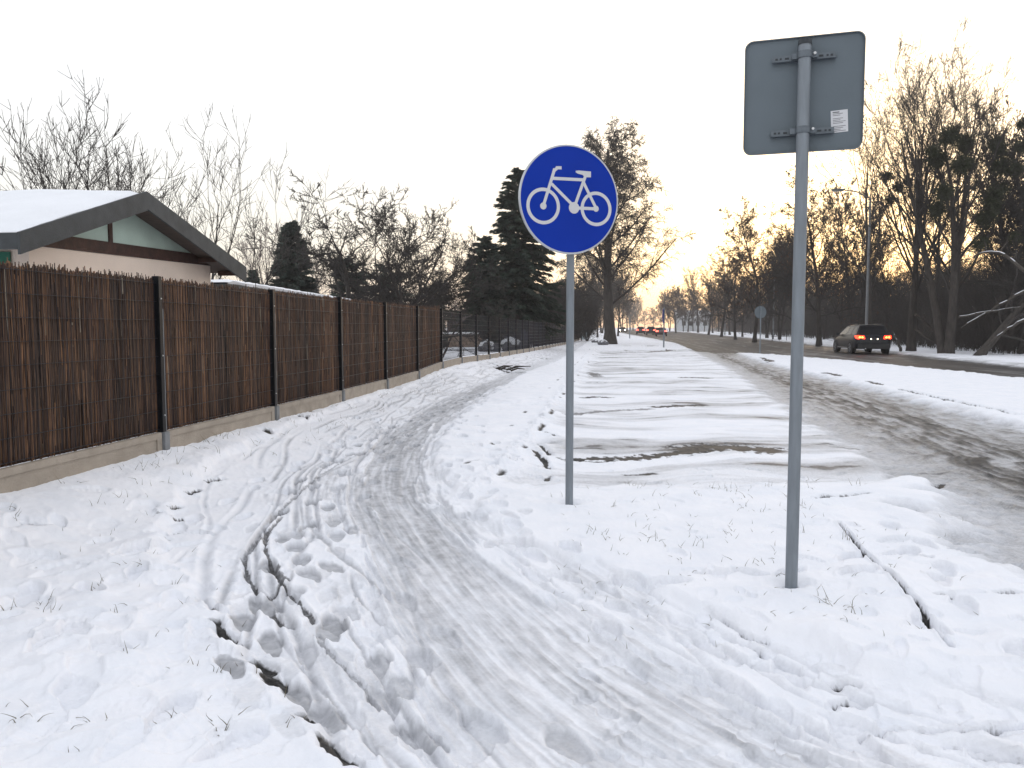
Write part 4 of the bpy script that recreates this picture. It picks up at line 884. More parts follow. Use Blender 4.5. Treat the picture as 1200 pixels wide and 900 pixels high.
bare_tree('bare_tree', 43, 6.2, .10, LV_orch, 'pale faint bare tree behind the small dark cypress', 'bare garden trees', fork=3, spread=.33, twig_m='twig_pale', bark='bark_far', loc=spot(322, 44), rmin=.012)
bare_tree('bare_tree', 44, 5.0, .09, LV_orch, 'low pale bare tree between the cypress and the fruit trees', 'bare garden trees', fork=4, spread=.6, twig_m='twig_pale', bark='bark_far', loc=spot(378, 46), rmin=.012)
conifer('spruce', 50, 6.9, 1.75, 'small dense cone-shaped conifer behind the long shed', mt='needle2', loc=spot(344, 42), dens=2.2, ragged=.12, power=.62, droop=0)
conifer('spruce', 51, 4.2, .9, 'tiny conifer tip beside the bungalow eave', mt='needle2', loc=spot(298, 40), dens=1.6)
conifer('pine', 52, 4.7, 2.3, 'ragged dark pine behind the leaning fruit tree', mt='needle2', loc=spot(408, 40), dens=.8, ragged=.75, power=.35, bare=.2)
conifer('pine', 53, 4.4, 2.6, 'broad low pine behind the second fruit tree', mt='needle2', loc=spot(455, 41), dens=.7, ragged=.8, power=.35, bare=.15)
conifer('pine', 56, 3.9, 1.9, 'low dark pine just left of the big spruce', mt='needle', loc=spot(512, 45), dens=.7, ragged=.7, power=.4, bare=.1)
conifer('spruce', 54, 11.1, 3.5, 'big dark spruce rising behind the mesh fence left of the blue sign', loc=spot(607, 49), dens=1.5, ragged=.45, power=.62, droop=-.16, bare=.14, nsz=.20)
conifer('spruce', 55, 6.6, 2.1, 'shorter dark spruce leaning on the left side of the big one', loc=spot(567, 46), dens=1.5, ragged=.4, power=.5, droop=-.15, nsz=.18)
LV_hedge = [dict(n=16, start=.05, ang=(40, 15), len=.6, rr=.5, up=.08, curve=.10, seg=5, shape=.4), dict(n=14, start=.1, ang=(42, 15), len=.45, rr=.5, up=.05, curve=.1, seg=3), dict(n=6, start=.1, ang=(40, 15), len=.5, rr=.7, up=.03, curve=.1, seg=2)]
hb = bare_tree('tall_bush', 60, 5.6, .05, LV_hedge, 'dense brown leafless bush beyond the mesh fence', 'brown bushes beyond the mesh fence', fork=7, spread=.32, rmin=.016, loc=spot(660, 78), cat='bush')
for px, Y, s_ in ((642, 84, 1.0), (676, 90, 1.15), (688, 84, .7), (620, 95, 1.0), (655, 120, 1.3), (690, 125, 1.35)):
    copy_tree(hb, spot(px, Y), rz=px * 1.7, sc=(s_, s_, s_))

# the big linden on the verge
LV_lin = [dict(n=40, start=.19, ang=(50, 6), len=.46, rr=.36, up=.045, curve=.05, seg=10, shape=.66), dict(n=15, start=.14, ang=(40, 12), len=.42, rr=.45, up=-.01, curve=.09, seg=7, shape=.35), dict(n=11, start=.10, ang=(40, 12), len=.42, rr=.5, up=-.11, curve=.09, seg=5, shape=.3), dict(n=5, start=.1, ang=(38, 12), len=.50, rr=.7, up=-.12, curve=.08, seg=3, shape=.3)]
lx, ly = G(715, 404); bare_tree('linden', 72, 18.2, .50, LV_lin, 'tall old linden with drooping twigs on the verge behind the blue sign', trunk_curve=.018, trunk_up=.08, loc=(lx, ly, gz(lx, ly)), rmin=.017)

# woods at the right
LV_w = [dict(n=26, start=.20, ang=(32, 10), len=.52, rr=.45, up=.08, curve=.07, seg=8, shape=.50), dict(n=12, start=.12, ang=(32, 12), len=.44, rr=.5, up=.07, curve=.08, seg=5), dict(n=9, start=.1, ang=(36, 14), len=.42, rr=.55, up=.05, curve=.09, seg=3), dict(n=3, start=.1, ang=(36, 14), len=.5, rr=.8, up=.04, curve=.09, seg=2)]
LV_oak = [dict(n=30, start=.18, ang=(50, 14), len=.44, rr=.5, up=.05, curve=.14, seg=7, shape=.45), dict(n=13, start=.12, ang=(45, 14), len=.44, rr=.5, up=.03, curve=.13, seg=5), dict(n=11, start=.1, ang=(45, 14), len=.42, rr=.55, up=.0, curve=.12, seg=3)]
def wpos(px, Y): p = at(px, 400, Y); return (p.x, Y, ground_z(p.x, Y) - .05)
# big clumps with mistletoe near the road
t1 = bare_tree('roadside_tree', 81, 13.2, .25, LV_m, 'tall bare twin-stemmed tree full of mistletoe at the right', 'trees along the far side of the road', fork=3, spread=.17, trunk_curve=.03, trunk_up=.045, loc=wpos(1112, 42), rmin=.010)
t2 = bare_tree('roadside_tree', 82, 13.6, .21, LV_m, 'tall bare mistletoe tree just right of the dark car', 'trees along the far side of the road', fork=2, spread=.13, trunk_curve=.035, trunk_up=.05, loc=wpos(1066, 46), rmin=.010)
t3 = bare_tree('roadside_tree', 83, 15.5, .20, LV_m, 'slim bare tree between the square sign and the mistletoe trees', 'trees along the far side of the road', trunk_curve=.03, loc=wpos(1018, 56), rmin=.012)
t4 = bare_tree('oak', 84, 13.5, .22, LV_oak, 'bare crooked tree with a few dry leaves right behind the square sign pole', 'trees along the far side of the road', trunk_curve=.05, loc=wpos(960, 62), rmin=.012, leaf=(3000, .07))
t5 = bare_tree('oak', 85, 12.5, .20, LV_oak, 'tree still holding brown leaves left of the square sign pole', 'trees along the far side of the road', trunk_curve=.05, loc=wpos(884, 78), rmin=.014, leaf=(4500, .075))
t6 = bare_tree('leaning_tree', 86, 9.5, .22, LV_oak, 'dark tree leaning steeply to the right near the right edge', 'trees along the far side of the road', trunk_curve=.05, lean=(.85, .1, 0), loc=wpos(1146, 39), rmin=.010, trunk_up=.03)
def mistletoe(root, wx, wz, rad, dy=0):
    n = int(420 * (rad / .5) ** 2); g = np.random.RandomState(int(wx * 100) % 9999); D = g.normal(0, 1, (n, 3)); D /= np.linalg.norm(D, axis=1, keepdims=True); c = np.array([wx - root.location.x, dy, wz - root.location.z])
    P = c + D * g.uniform(0, .45, (n, 1)) * rad; pts, rd, dd = grow(g, P, D + g.normal(0, .35, (n, 3)), g.uniform(.4, .75, n) * rad, np.full(n, .010), 3, .16, -.03, .8); V, Fq = tubes(pts, rd, dd, 3)
    m = n * 3; k = g.randint(0, n, m); j = g.randint(1, 4, m); q = pts[k, j]; a = g.normal(0, 1, (m, 3)); a /= np.linalg.norm(a, axis=1, keepdims=True); b = np.cross(a, g.normal(0, 1, (m, 3))); b /= np.linalg.norm(b, axis=1, keepdims=True)
    V2 = np.stack([q - a * .045, q + b * .018, q + a * .045, q - b * .018], 1).reshape(-1, 3)
    mesh_np('mistletoe', np.concatenate([V, V2]), np.concatenate([Fq, len(V) + np.arange(m * 4).reshape(-1, 4)]), M['mist'], root)
for (px, py, r_, t) in ((1086, 172, .75, t1), (1100, 180, .7, t1), (1078, 195, .75, t1), (1096, 205, .8, t1), (1056, 200, .5, t2), (1068, 188, .5, t1), (1160, 160, .42, t1), (1142, 178, .6, t1), (1136, 188, .6, t1), (1167, 182, .5, t1), (1173, 184, .4, t1), (1140, 206, .75, t1), (1160, 208, .6, t1), (1152, 226, .6, t1), (1130, 240, .8, t1), (1125, 262, .8, t1), (1140, 250, .6, t1),
                     (1026, 212, .5, t2), (1034, 226, .5, t2), (1042, 220, .4, t2), (1032, 238, .45, t2), (1075, 235, .7, t1), (1082, 250, .7, t1), (1120, 290, .6, t1), (1155, 285, .5, t1)):
    Y = t.location.y; p = at(px, py, Y); mistletoe(t, p.x, p.z, r_ * .78, dy=random.uniform(-2.6, -1.2))
# protos for the rest of the wood
pa = bare_tree('woodland_tree', 91, 14.0, .22, LV_w, 'tall bare tree standing in the brown wood beyond the road', 'bare trees of the wood beyond the road', trunk_curve=.03, bark='bark_far', loc=wpos(1182, 47), rmin=.016)
pb = bare_tree('woodland_tree', 92, 12.0, .20, LV_oak, 'tall bare tree standing in the brown wood beyond the road', 'bare trees of the wood beyond the road', trunk_curve=.05, bark='bark_far', loc=wpos(1090, 60), rmin=.018)
pc = bare_tree('woodland_tree', 93, 12.5, .16, LV_w, 'tall bare tree standing in the brown wood beyond the road', 'bare trees of the wood beyond the road', fork=2, spread=.12, trunk_curve=.04, bark='bark_far', loc=wpos(1000, 72), rmin=.018)
pd = bare_tree('leafy_tree', 94, 10.5, .18, LV_oak, 'smaller tree with brown leaves left in the wood beyond the road', 'leaf-bearing trees of the wood', trunk_curve=.05, bark='bark_far', loc=wpos(862, 96), rmin=.018, leaf=(2600, .085))
g = np.random.RandomState(17)
lst = []
WOOD_LABEL = {(1160, 52): 'bare tree between the twin-stemmed tree and the leaning tree', (1197, 41): 'bare tree at the very right edge among snowy branches', (1040, 68): 'bare tree rising behind the dark estate car', (985, 66): 'bare tree just right of the square sign pole, left of the estate car',
    (1130, 64): 'bare tree behind the foot of the leaning tree', (935, 74): 'bare tree hidden by the square sign pole', (915, 90): 'bare tree next to the second street lamp', (845, 126): 'leafy tree beside the street lamp left of the round sign back', (775, 330): 'last tree of the wood above the queue of cars'}
for px, Y in ((1160, 52), (1197, 41), (1232, 44), (1215, 56), (1265, 50), (1040, 68), (985, 66), (1130, 64), (935, 74), (915, 90), (1065, 82), (1175, 70), (1020, 95), (965, 92), (900, 104), (870, 118), (845, 126), (855, 150), (830, 160), (835, 190), (818, 205), (806, 235), (800, 270), (792, 215), (784, 300), (775, 330), (812, 300), (765, 380), (755, 420), (825, 260), (842, 230), (880, 170), (860, 210), (905, 150), (930, 130), (950, 160), (980, 120), (1010, 140), (1050, 115), (1090, 100), (1110, 130), (1150, 95), (1190, 110), (1220, 85), (1180, 150), (1130, 170), (1070, 160), (1010, 190), (960, 200), (920, 210), (885, 240), (1240, 120), (1290, 100), (1300, 60), (1350, 70), (1260, 160)):
    lst.append((px, Y))
for i, (px, Y) in enumerate(lst):
    src = (pa, pb, pc, pb, pc)[i % 5] if not (px < 900 and i % 2) else pd
    s_ = g.uniform(.72, 1.02) * (1.0 if Y < 120 else 1.15) * (.66 if 940 < px < 1190 and Y < 120 else 1); copy_tree(src, wpos(px, Y), rz=g.uniform(0, 6.28), sc=(s_ * 1.12, s_ * 1.12, s_), label=WOOD_LABEL.get((px, Y)))
# verge trees on the left side of the road beyond the linden and trees behind the garden
LVX = (pb, pc)
for i, (px, Y, s_) in enumerate(((724, 128, .8), (714, 160, .9), (700, 112, .7), (728, 210, 1.2), (735, 300, 1.3), (705, 190, 1.3), (690, 160, 1.2), (742, 420, 1.3), (748, 480, 1.3), (738, 520, 1.4))):
    p = wpos(px, Y); copy_tree(LVX[i % 2], p, rz=i * 1.3, sc=(s_, s_, s_), label='bare tree beyond the linden on the left side of the road', group='bare trees beyond the linden')
for i, px in enumerate((300, 352, 398, 436, 480, 512, 532, 548, 640)):
    Y = 105 + (i * 37) % 45; s_ = .48 + .18 * ((i * 7) % 5) / 5; p = at(px, 390, Y); copy_tree(LVX[i % 2], (p.x, Y, -.1), rz=i * 2.1, sc=(s_, s_, s_), label='distant bare tree on the skyline behind the gardens', group='distant trees behind the gardens')
# thicket filling the wood: too dense to count
def thicket():
    g = np.random.RandomState(5); n = 26000
    Y = 40 * (330 / 40.) ** (g.rand(n)); edge = np.interp(Y, [28, 65, 110, 187, 327], [18.3, 24.6, 32.3, 44.0, 63.0]); X = edge + 3.0 + (Y * .04) + g.rand(n) ** 1.15 * (Y * .62 + 12); h = g.uniform(.10, .118, n) * 0 + g.uniform(1.5, 8.5, n) * (.45 + .55 * np.minimum(1, (X - edge) / 14)) * np.interp(Y, [40, 120, 330], [.9, 1.15, 1.5])
    P = np.stack([X, Y, np.full(n, -.15)], 1); D = np.stack([g.normal(0, .22, n), g.normal(0, .22, n), np.ones(n)], 1); r_ = .010 + .00011 * Y
    pts, rad, dirs = grow(g, P, D, h, r_, 5, .07, .02, .45); V, Fq = tubes(pts, rad, dirs, 3)
    P2, D2, L2, R2 = sprout(g, pts, rad, dirs, h, 9, .12, (42, 16), .34, .7, .008, .4); R2 = R2 * 0 + np.repeat(r_, 9) * .62; p2, r2, d2 = grow(g, P2, D2, L2, R2, 2, .14, .05, .6); V2, F2 = tubes(p2, r2, d2, 3)
    o = mesh_np('thicket', np.concatenate([V, V2]), np.concatenate([Fq, F2 + len(V)]), M['thick']); tag(o, 'dense brown undergrowth filling the wood beyond the road', kind='stuff')
thicket()
# leaning snowy poles and fallen branches at the right edge
def fallen(px0, py0, px1, py1, Y, r_, label, sag=.25, m='bark_snow'):
    A = at(px0, py0, Y); B = at(px1, py1, Y + 1.5); g = random.Random(px0); pts = [A.lerp(B, k / 8) + Vector((g.uniform(-.04, .04), 0, math.sin(k / 8 * 3.14) * sag + g.uniform(-.03, .03))) - A for k in range(9)]
    b = MB(); b.tube(pts, [r_ * (1 - .6 * k / 8) for k in range(9)], 7); 
    for k in (range(2, 8, 2) if m == 'bark_snow' else ()):
        e_ = pts[k] + Vector((g.uniform(-.3, .6), g.uniform(-.3, .3), g.uniform(.3, .9))); b.tube([pts[k], pts[k].lerp(e_, .5) + Vector((.05, 0, .02)), e_], [r_ * .4, r_ * .3, r_ * .15], 5)
    o = b.build('fallen_branch', M[m], loc=A, smooth=True); tag(o, label, 'branch', 'snowy branches leaning in the roadside wood')
fallen(1200, 375, 1152, 408, 37, .08, 'snow-dusted branch reaching up from the leaning tree foot to the right edge', .1)
fallen(1200, 341, 1125, 384, 38, .07, 'long straight snow-dusted branch crossing left behind the leaning tree', .0)
fallen(1200, 318, 1140, 300, 36, .09, 'thick bent snowy limb arching in at the right edge', .5)
fallen(1073, 368, 1104, 398, 43, .07, 'straight snowy pole leaning down to the foot of the twin-stemmed tree', .0)
fallen(1072, 386, 1104, 409, 42, .06, 'lower thin snowy pole beside the twin-stemmed tree', .05)
fallen(1125, 371, 1195, 360, 37, .05, 'thin snowy pole lying almost level near the right edge', .03)
fallen(1056, 411, 1046, 388, 45, .09, 'dark broken stump leaning left behind the car', .0, 'bark')

# ------------------------------------------------------------------ things in the garden beyond the mesh fence
def lumpy(b, c, h, seed, n=18, m=10, snow=False):
    g = random.Random(seed); ph = [g.uniform(0, 6.28) for _ in range(6)]; V = []
    for j in range(m + 1):
        v = j / m * math.pi / 2 if snow else j / m * math.pi
        for i in range(n):
            a = 2 * math.pi * i / n; k = 1 + .12 * math.sin(3 * a + ph[0]) + .08 * math.sin(5 * a + ph[1] + v * 3) + .07 * math.sin(7 * a + ph[2] - 4 * v) + g.uniform(-.03, .03)
            V.append((c[0] + h[0] * math.sin(v) * math.cos(a) * k, c[1] + h[1] * math.sin(v) * math.sin(a) * k, c[2] + h[2] * math.cos(v) * k))
    b.add(V, [(j * n + i, j * n + (i + 1) % n, (j + 1) * n + (i + 1) % n, (j + 1) * n + i) for j in range(m) for i in range(n)])
def heap(name, px, Y, hx, hz, m, label, cat, seed):
    x = at(px, 400, Y).x; z = float(fence_z(Y)); t = empty(name, (x, Y, z), label, cat)
    b = MB(); g = random.Random(seed)
    for k in range(9): lumpy(b, (g.uniform(-hx, hx) * .7, g.uniform(-.4, .4), hz * g.uniform(.1, .45)), (hx * .38, .35, hz * .42), seed * 10 + k, 12, 8)
    b.build('pile', M[m], t, smooth=True)
    b = MB()
    for k in range(5): lumpy(b, (hx * (-.6 + .3 * k), g.uniform(-.2, .2), hz * (.42 + .25 * math.sin(k * 1.1 + .5))), (hx * .34, .42, hz * .34), seed * 20 + k, 14, 7, snow=True)
    b.build('snow_cap', M['snow'], t, smooth=True)
heap('rubble_heap', 575, 40, .62, .62, 'rubble', 'small dark heap under snow beside the stone bed', 'heap', 3)
heap('branch_heap', 604, 41, .85, .75, 'rubble', 'larger snow-topped heap seen through the mesh fence', 'heap', 4)
def stone_bed():
    t = empty('raised_bed', (-2.62, 43, .28), 'low brown stone raised bed capped with snow behind the mesh fence', 'raised bed'); b = MB(); g = random.Random(8)
    for r_ in range(4):
        x = -.82 + (r_ % 2) * .06
        while x < .78: w_ = g.uniform(.14, .26); b.box((x + w_ / 2, g.uniform(-.01, .01), .10 + r_ * .185), (w_ / 2 - .008, .30, .086)); x += w_
    b.build('stone_wall', M['stone'], t, bevel=.012)
    b = MB(); b.box((0, 0, .83), (.84, .34, .05)); b.build('snow_cap', M['snow'], t, bevel=.03)
    b = MB(); b.box((0, -.6, .02), (.95, .25, .06)); b.build('snowy_ledge', M['snow'], t, bevel=.03)
stone_bed()
def navy_wall():
    A = Vector((-3.75, 46, .25)); B = Vector((6.3, 101, -.1)); t = empty('dark_board_wall', A, 'long dark navy board wall behind the mesh fence, partly snow-topped', 'wall'); d_ = (B - A); L = d_.length; u = d_.normalized(); n = Vector((u.y, -u.x, 0)).normalized(); Z = Vector((0, 0, 1))
    b = MB()
    k = 0; x = 0.0
    while x < L: b.prism([u * x, u * min(x + .245, L), u * min(x + .245, L) + Z * 2.05, u * x + Z * 2.05], n * (.05 if k % 2 else .062)); x += .25; k += 1
    b.build('boards', M['navy'], t)
    b = MB()
    for k in range(24):
        s0 = .47 + .019 * k; b.prism([u * L * s0 + Z * 2.05 - n * .02, u * L * (s0 + .0188) + Z * 2.05 - n * .02, u * L * (s0 + .0188) + Z * (2.16 + .02 * math.sin(k * 2)), u * L * s0 + Z * (2.15 + .02 * math.sin(k * 2 + 1))][:4], n * .12)
    b.build('snow_cap', M['snow'], t)
navy_wall()
def pillar():
    t = empty('gate_pillar', (9.15, 100.5, -.1), 'pale concrete gate pillar with snow on top at the far end of the mesh fence', 'pillar'); b = MB(); b.box((0, 0, 1.2), (.30, .30, 1.25)); b.build('shaft', M['shedw'], t, bevel=.02)
    b = MB(); b.box((0, 0, 2.48), (.36, .36, .04)); b.build('cap', M['conc'], t, bevel=.01); b = MB(); lumpy(b, (0, 0, 2.51), (.38, .38, .12), 5, snow=True); b.build('snow_cap', M['snow'], t, smooth=True)
    t2 = empty('marker_post', (7.7, 88, -.1), 'short dark post with a white top beside the far mesh fence', 'post'); b = MB(); b.tube([(0, 0, 0), (0, 0, .9)], .06, 10); b.build('shaft', M['trim'], t2); b = MB(); b.tube([(0, 0, .9), (0, 0, 1.08)], [.065, .05], 10); b.build('top', M['snow'], t2)
pillar()

# ------------------------------------------------------------------ stones and sticks
def stone(px, py, h, label, seed):
    x, y = G(px, py); t = empty('stone', (x, y, ground_z(x, y)), label, 'stone'); b = MB(); lumpy(b, (0, 0, h[2] * .5), h, seed); b.build('rock', M['rock'], t, smooth=True)
    b = MB(); lumpy(b, (0, .03, h[2] * .85), (h[0] * .85, h[1] * .9, h[2] * .75), seed + 1, snow=True); b.build('snow_cap', M['snow'], t, smooth=True)
stone(706, 405, (.42, .36, .24), 'snow-capped stone at the left foot of the linden', 3)
stone(697, 402, (.32, .3, .17), 'smaller snowy stone left of the capped one by the linden', 9)
def stick():
    x, y = G(588, 436); o3 = Vector((x, y, ground_z(x, y) + .02)); b = MB(); g = random.Random(3)
    for k in range(7):
        p = Vector((g.uniform(-.5, .4), g.uniform(-.15, .15), g.uniform(0, .06))); q = p + Vector((g.uniform(.3, .9), g.uniform(-.25, .25), g.uniform(-.03, .12))); b.tube([p, p.lerp(q, .5) + Vector((0, 0, .05)), q], [.035, .028, .012], 6)
    tag(b.build('fallen_twigs', M['bark'], loc=o3, smooth=True), 'dark fallen branch lying in the snow beside the mesh fence', 'branch')
stick()

# ------------------------------------------------------------------ grass standing out of the snow
def grass():
    g = np.random.RandomState(9); base = []
    def clump(px, py, n, spread, hh): 
        x, y = G(px, py)
        for k in range(n): base.append((x + g.normal(0, spread), y + g.normal(0, spread), hh * g.uniform(.5, 1.3)))
    for px, py in ((735, 572), (740, 575), (845, 575), (858, 582), (885, 590), (905, 578), (925, 590), (832, 578), (870, 600), (780, 568), (770, 590), (815, 588), (890, 607), (700, 634), (718, 640), (798, 662), (812, 652), (762, 641), (648, 590), (860, 575), (950, 560), (1000, 575), (940, 600), (720, 600)): clump(px, py, 5, .04, .06)
    for k in range(46): clump(g.uniform(690, 960), g.uniform(560, 690), 2, .03, .05)
    for px, py in ((258, 868), (268, 862), (208, 848), (42, 718), (60, 725), (20, 640), (15, 635), (110, 700), (118, 690), (160, 668), (50, 708), (10, 722), (175, 655), (210, 690), (150, 785), (116, 858), (20, 855), (190, 760), (130, 728), (220, 795), (258, 800), (345, 860)): clump(px, py, 4, .022, .05)
    for k in range(50): clump(g.uniform(0, 330), g.uniform(590, 895), 1, .02, .045)
    for px, py in ((172, 560), (180, 575), (240, 545), (255, 540), (160, 560), (315, 498), (365, 488), (375, 480), (430, 470), (495, 442), (505, 440), (1000, 640), (975, 715), (985, 720)): clump(px, py, 8, .05, .07)
    for k in range(90):
        Y = g.uniform(5.2, 19); x = float(fence_x(np.array(Y))) + g.uniform(.05, .7); base += [(x + g.normal(0, .03), Y + g.normal(0, .03), g.uniform(.03, .10)) for _ in range(3)]
    for k in range(120):
        px, py = g.uniform(640, 1150), g.uniform(600, 760); x, y = G(px, py); base.append((x, y, .035))
    B = np.array(base); z = terrain(B[:, 0].copy(), B[:, 1].copy())[0]; P = np.stack([B[:, 0], B[:, 1], z - .01], 1); n = len(P)
    D = np.stack([g.normal(0, .55, n), g.normal(0, .55, n), np.ones(n)], 1); pts, rad, dirs = grow(g, P, D, B[:, 2] * 1.25, np.full(n, .0021), 4, .20, -.10, .15); V, Fq = tubes(pts, rad, dirs, 3)
    tag(mesh_np('grass', V, Fq, M['grass']), 'dry grass blades poking out of the snow on the verges', kind='stuff')
grass()

# ------------------------------------------------------------------ vehicles
def car(name, loc, rz, label, paint, kind='suv', lights='tail', sc=1.0, fine=True, grp=None):
    t = empty(name, loc, label, 'car', grp, rz); t.scale = (sc, sc, sc * (.92 if fine else 1))
    suv = kind == 'suv'; roof = 1.66 if suv else 1.45; belt = 1.06 if suv else .95; zb = .28 if suv else .24
    st = [(-2.33, zb + .20, belt - .30, .62), (-2.30, zb + .10, belt - .16, .76), (-2.22, zb + .03, belt - .07, .855), (-2.08, zb, belt - .01, .905), (-1.6, zb, belt, .925), (0, zb, belt - .02, .93), (1.0, zb, belt - .05, .92), (1.35, zb, belt - .10, .91), (1.8, zb, belt - .17, .87), (2.05, zb + .03, belt - .26, .80), (2.20, zb + .08, belt - .35, .70), (2.28, zb + .14, belt - .45, .55)]
    V = []; Fs = []; ring = 12
    for (y, z0, z1, w_) in st:
        for (fx, fz) in ((-.88, 0), (-.98, .10), (-1.0, .42), (-.985, .75), (-.93, .96), (-.80, 1.02), (.80, 1.02), (.93, .96), (.985, .75), (1.0, .42), (.98, .10), (.88, 0)): V.append((fx * w_, y, z0 + (z1 - z0) * fz))
    for j in range(len(st) - 1):
        for i in range(ring): Fs.append((j * ring + i, j * ring + (i + 1) % ring, (j + 1) * ring + (i + 1) % ring, (j + 1) * ring + i))
    Fs += [tuple(range(ring)), tuple(range((len(st) - 1) * ring, len(st) * ring))]
    b = MB(); b.add(V, Fs)
    # cabin
    yb0, yb1, yt0, yt1 = (-2.12, 1.12, -1.82, .22) if suv else (-1.75, 1.15, -1.05, .15); wb, wt = .85, .61
    def cab(fy, fz, s_, out=0.0):                         # fy 0 rear..1 front, fz 0 belt..1 roof
        y0 = yb0 + (yb1 - yb0) * fy; y1 = yt0 + (yt1 - yt0) * fy; w_ = wb + (wt - wb) * fz ** 1.2 + out; return Vector((s_ * w_, y0 + (y1 - y0) * fz, belt - .03 + (roof - .06 - belt + .03) * fz))
    V = []; k = 5
    for j in range(k + 1):
        fz = j / k; V += [cab(0, fz, -1), cab(0, fz, 1), cab(.5, fz, 1, .03), cab(1, fz, 1), cab(1, fz, -1), cab(.5, fz, -1, .03)]
    b.add(V, [(j * 6 + i, j * 6 + (i + 1) % 6, (j + 1) * 6 + (i + 1) % 6, (j + 1) * 6 + i) for j in range(k) for i in range(6)] + [tuple(range(k * 6, k * 6 + 6))])
    b.build('body', paint, t, smooth=True)
    b = MB(); zt = roof - .06; rw = wt
    V = []
    for (sy, zz) in ((0, 0), (.02, .05), (.5, .075), (.96, .03), (1, 0)):
        y = yt0 - .06 + (yt1 - yt0 + .10) * sy
        for sx in (-1, -.8, 0, .8, 1): V.append((sx * (rw + .02), y, zt + zz * (1.0 if abs(sx) < 1 else .2)))
    b.add(V, [(j * 5 + i, j * 5 + i + 1, (j + 1) * 5 + i + 1, (j + 1) * 5 + i) for j in range(4) for i in range(4)]); b.build('roof', paint, t, smooth=True)
    def quad(nm, P, off): b_ = MB(); Q = [Vector(p) for p in P]; nn = (Q[1] - Q[0]).cross(Q[2] - Q[0]).normalized(); nn = nn if nn.dot(Vector(off)) > 0 else -nn; b_.prism([q + nn * .004 for q in Q], nn * .006); return b_.build(nm, M['glass'], t)
    def lerp3(f0, f1, z0, z1, s_): return [cab(f0, z0, s_, .03 * (1 - abs(f0 - .5) * 2)), cab(f1, z0, s_, .03 * (1 - abs(f1 - .5) * 2)), cab(f1, z1, s_, .03 * (1 - abs(f1 - .5) * 2)), cab(f0, z1, s_, .03 * (1 - abs(f0 - .5) * 2))]
    for s_ in (-1, 1):
        for f0, f1 in ((.06, .27), (.30, .56), (.60, .93)): quad('side_window', lerp3(f0, f1, .12, .86, s_), (s_, 0, 0))
    def end(f, z0, z1, w_): a = cab(f, z0, -w_); c = cab(f, z0, w_); d_ = cab(f, z1, w_); e_ = cab(f, z1, -w_); return [a, c, d_, e_]
    quad('rear_window', end(0, .12, .86, .88), (0, -1, .3)); quad('windscreen', end(1, .08, .92, .92), (0, 1, .5))
    for s_ in (-1, 1):
        for y in (-1.40, 1.38):
            b = MB(); b.tube([(s_ * .915, y, .36), (s_ * .945, y, .36)], .43, 24); b.build('wheel_arch', M['trim'], t)
            b = MB(); b.tube([(s_ * .72, y, .345), (s_ * .955, y, .345)], .345, 28); wh = b.build('wheel', M['rubber'], t, bevel=.02)
            b = MB()
            b.tube([(s_ * .952, y, .345), (s_ * .962, y, .345)], .07, 12)
            for q in range(5):
                a = 2 * math.pi * q / 5; dv = Vector((0, math.cos(a), math.sin(a))); c = Vector((s_ * .96, y, .345)) + dv * .13; b.box(c, (.006, .03, .10), (Vector((1, 0, 0)), dv.cross(Vector((1, 0, 0))), dv))
            n_ = 24; A = [Vector((s_ * .964, y + math.cos(2 * math.pi * q / n_) * .245, .345 + math.sin(2 * math.pi * q / n_) * .245)) for q in range(n_)]; Bq = [Vector((s_ * .964, y + math.cos(2 * math.pi * q / n_) * .205, .345 + math.sin(2 * math.pi * q / n_) * .205)) for q in range(n_)]
            b.add(A + Bq, [(q, (q + 1) % n_, n_ + (q + 1) % n_, n_ + q) for q in range(n_)]); b.build('rim', M['rim'], wh)
        b = MB(); b.box((s_ * 1.0, .72, belt + .06), (.10, .06, .07)); b.build('mirror', M['trim'], t, bevel=.02)
        b = MB(); b.box((s_ * .93, 0, zb + .06), (.012, .92, .018)); b.build('sill_strip', M['chrome'], t)
        if suv: b = MB(); b.tube([(s_ * .62, -1.65, roof + .0), (s_ * .62, -1.6, roof + .05), (s_ * .62, .0, roof + .05), (s_ * .62, .08, roof)], .016, 8); b.build('roof_rail', M['trim'], t)
    b = MB(); b.box((0, -2.27, zb + .16), (.80, .09, .14)); b.build('rear_bumper', M['trim'], t, bevel=.03)
    b = MB(); b.box((0, 2.22, zb + .12), (.74, .08, .13)); b.build('front_bumper', M['trim'], t, bevel=.03)
    b = MB(); b.box((0, -2.31, belt - .30), (.26, .008, .055)); b.build('number_plate', M['plate'], t)
    lz = belt - .11
    if suv: b = MB(); b.tube([(-.45, -2.32, zb + .03), (-.45, -2.40, zb + .03)], .035, 10); b.build('exhaust', M['chrome'], t)
    tm = M['tail'] if fine else M['tail_far']
    for s_ in (-1, 1):
        b = MB(); b.prism([(s_ * .46, -2.275, lz - .10), (s_ * .84, -2.235, lz - .09), (s_ * .905, -2.10, lz - .02), (s_ * .90, -2.03, lz + .09), (s_ * .83, -2.20, lz + .11), (s_ * .50, -2.26, lz + .08)], (0, -.05, 0)); tl = b.build('tail_light', tm if lights == 'tail' else M['tail'], t, bevel=.01)
        if fine and lights == 'tail':
            for dx in (.60, .73): b = MB(); b.tube([(s_ * dx, -2.30, lz), (s_ * dx, -2.335, lz)], .042, 14); b.build('lamp_bulb', M['tail_core'], tl)
            b = MB(); b.tube([(s_ * .16, -2.31, belt - .205), (s_ * .16, -2.335, belt - .205)], .035, 10); b.build('plate_lamp', M['plate_l'], t)
        b = MB(); b.tube([(s_ * .64, 2.16, lz - .12), (s_ * .62, 2.27, lz - .12)], .10, 14); b.build('headlight', M['head'] if lights == 'head' else M['glass'], t)
    return t
P_dark = mat('dark_blue_black_paint', (.008, .009, .014), .38, 0, spec=.25, coat=.15)
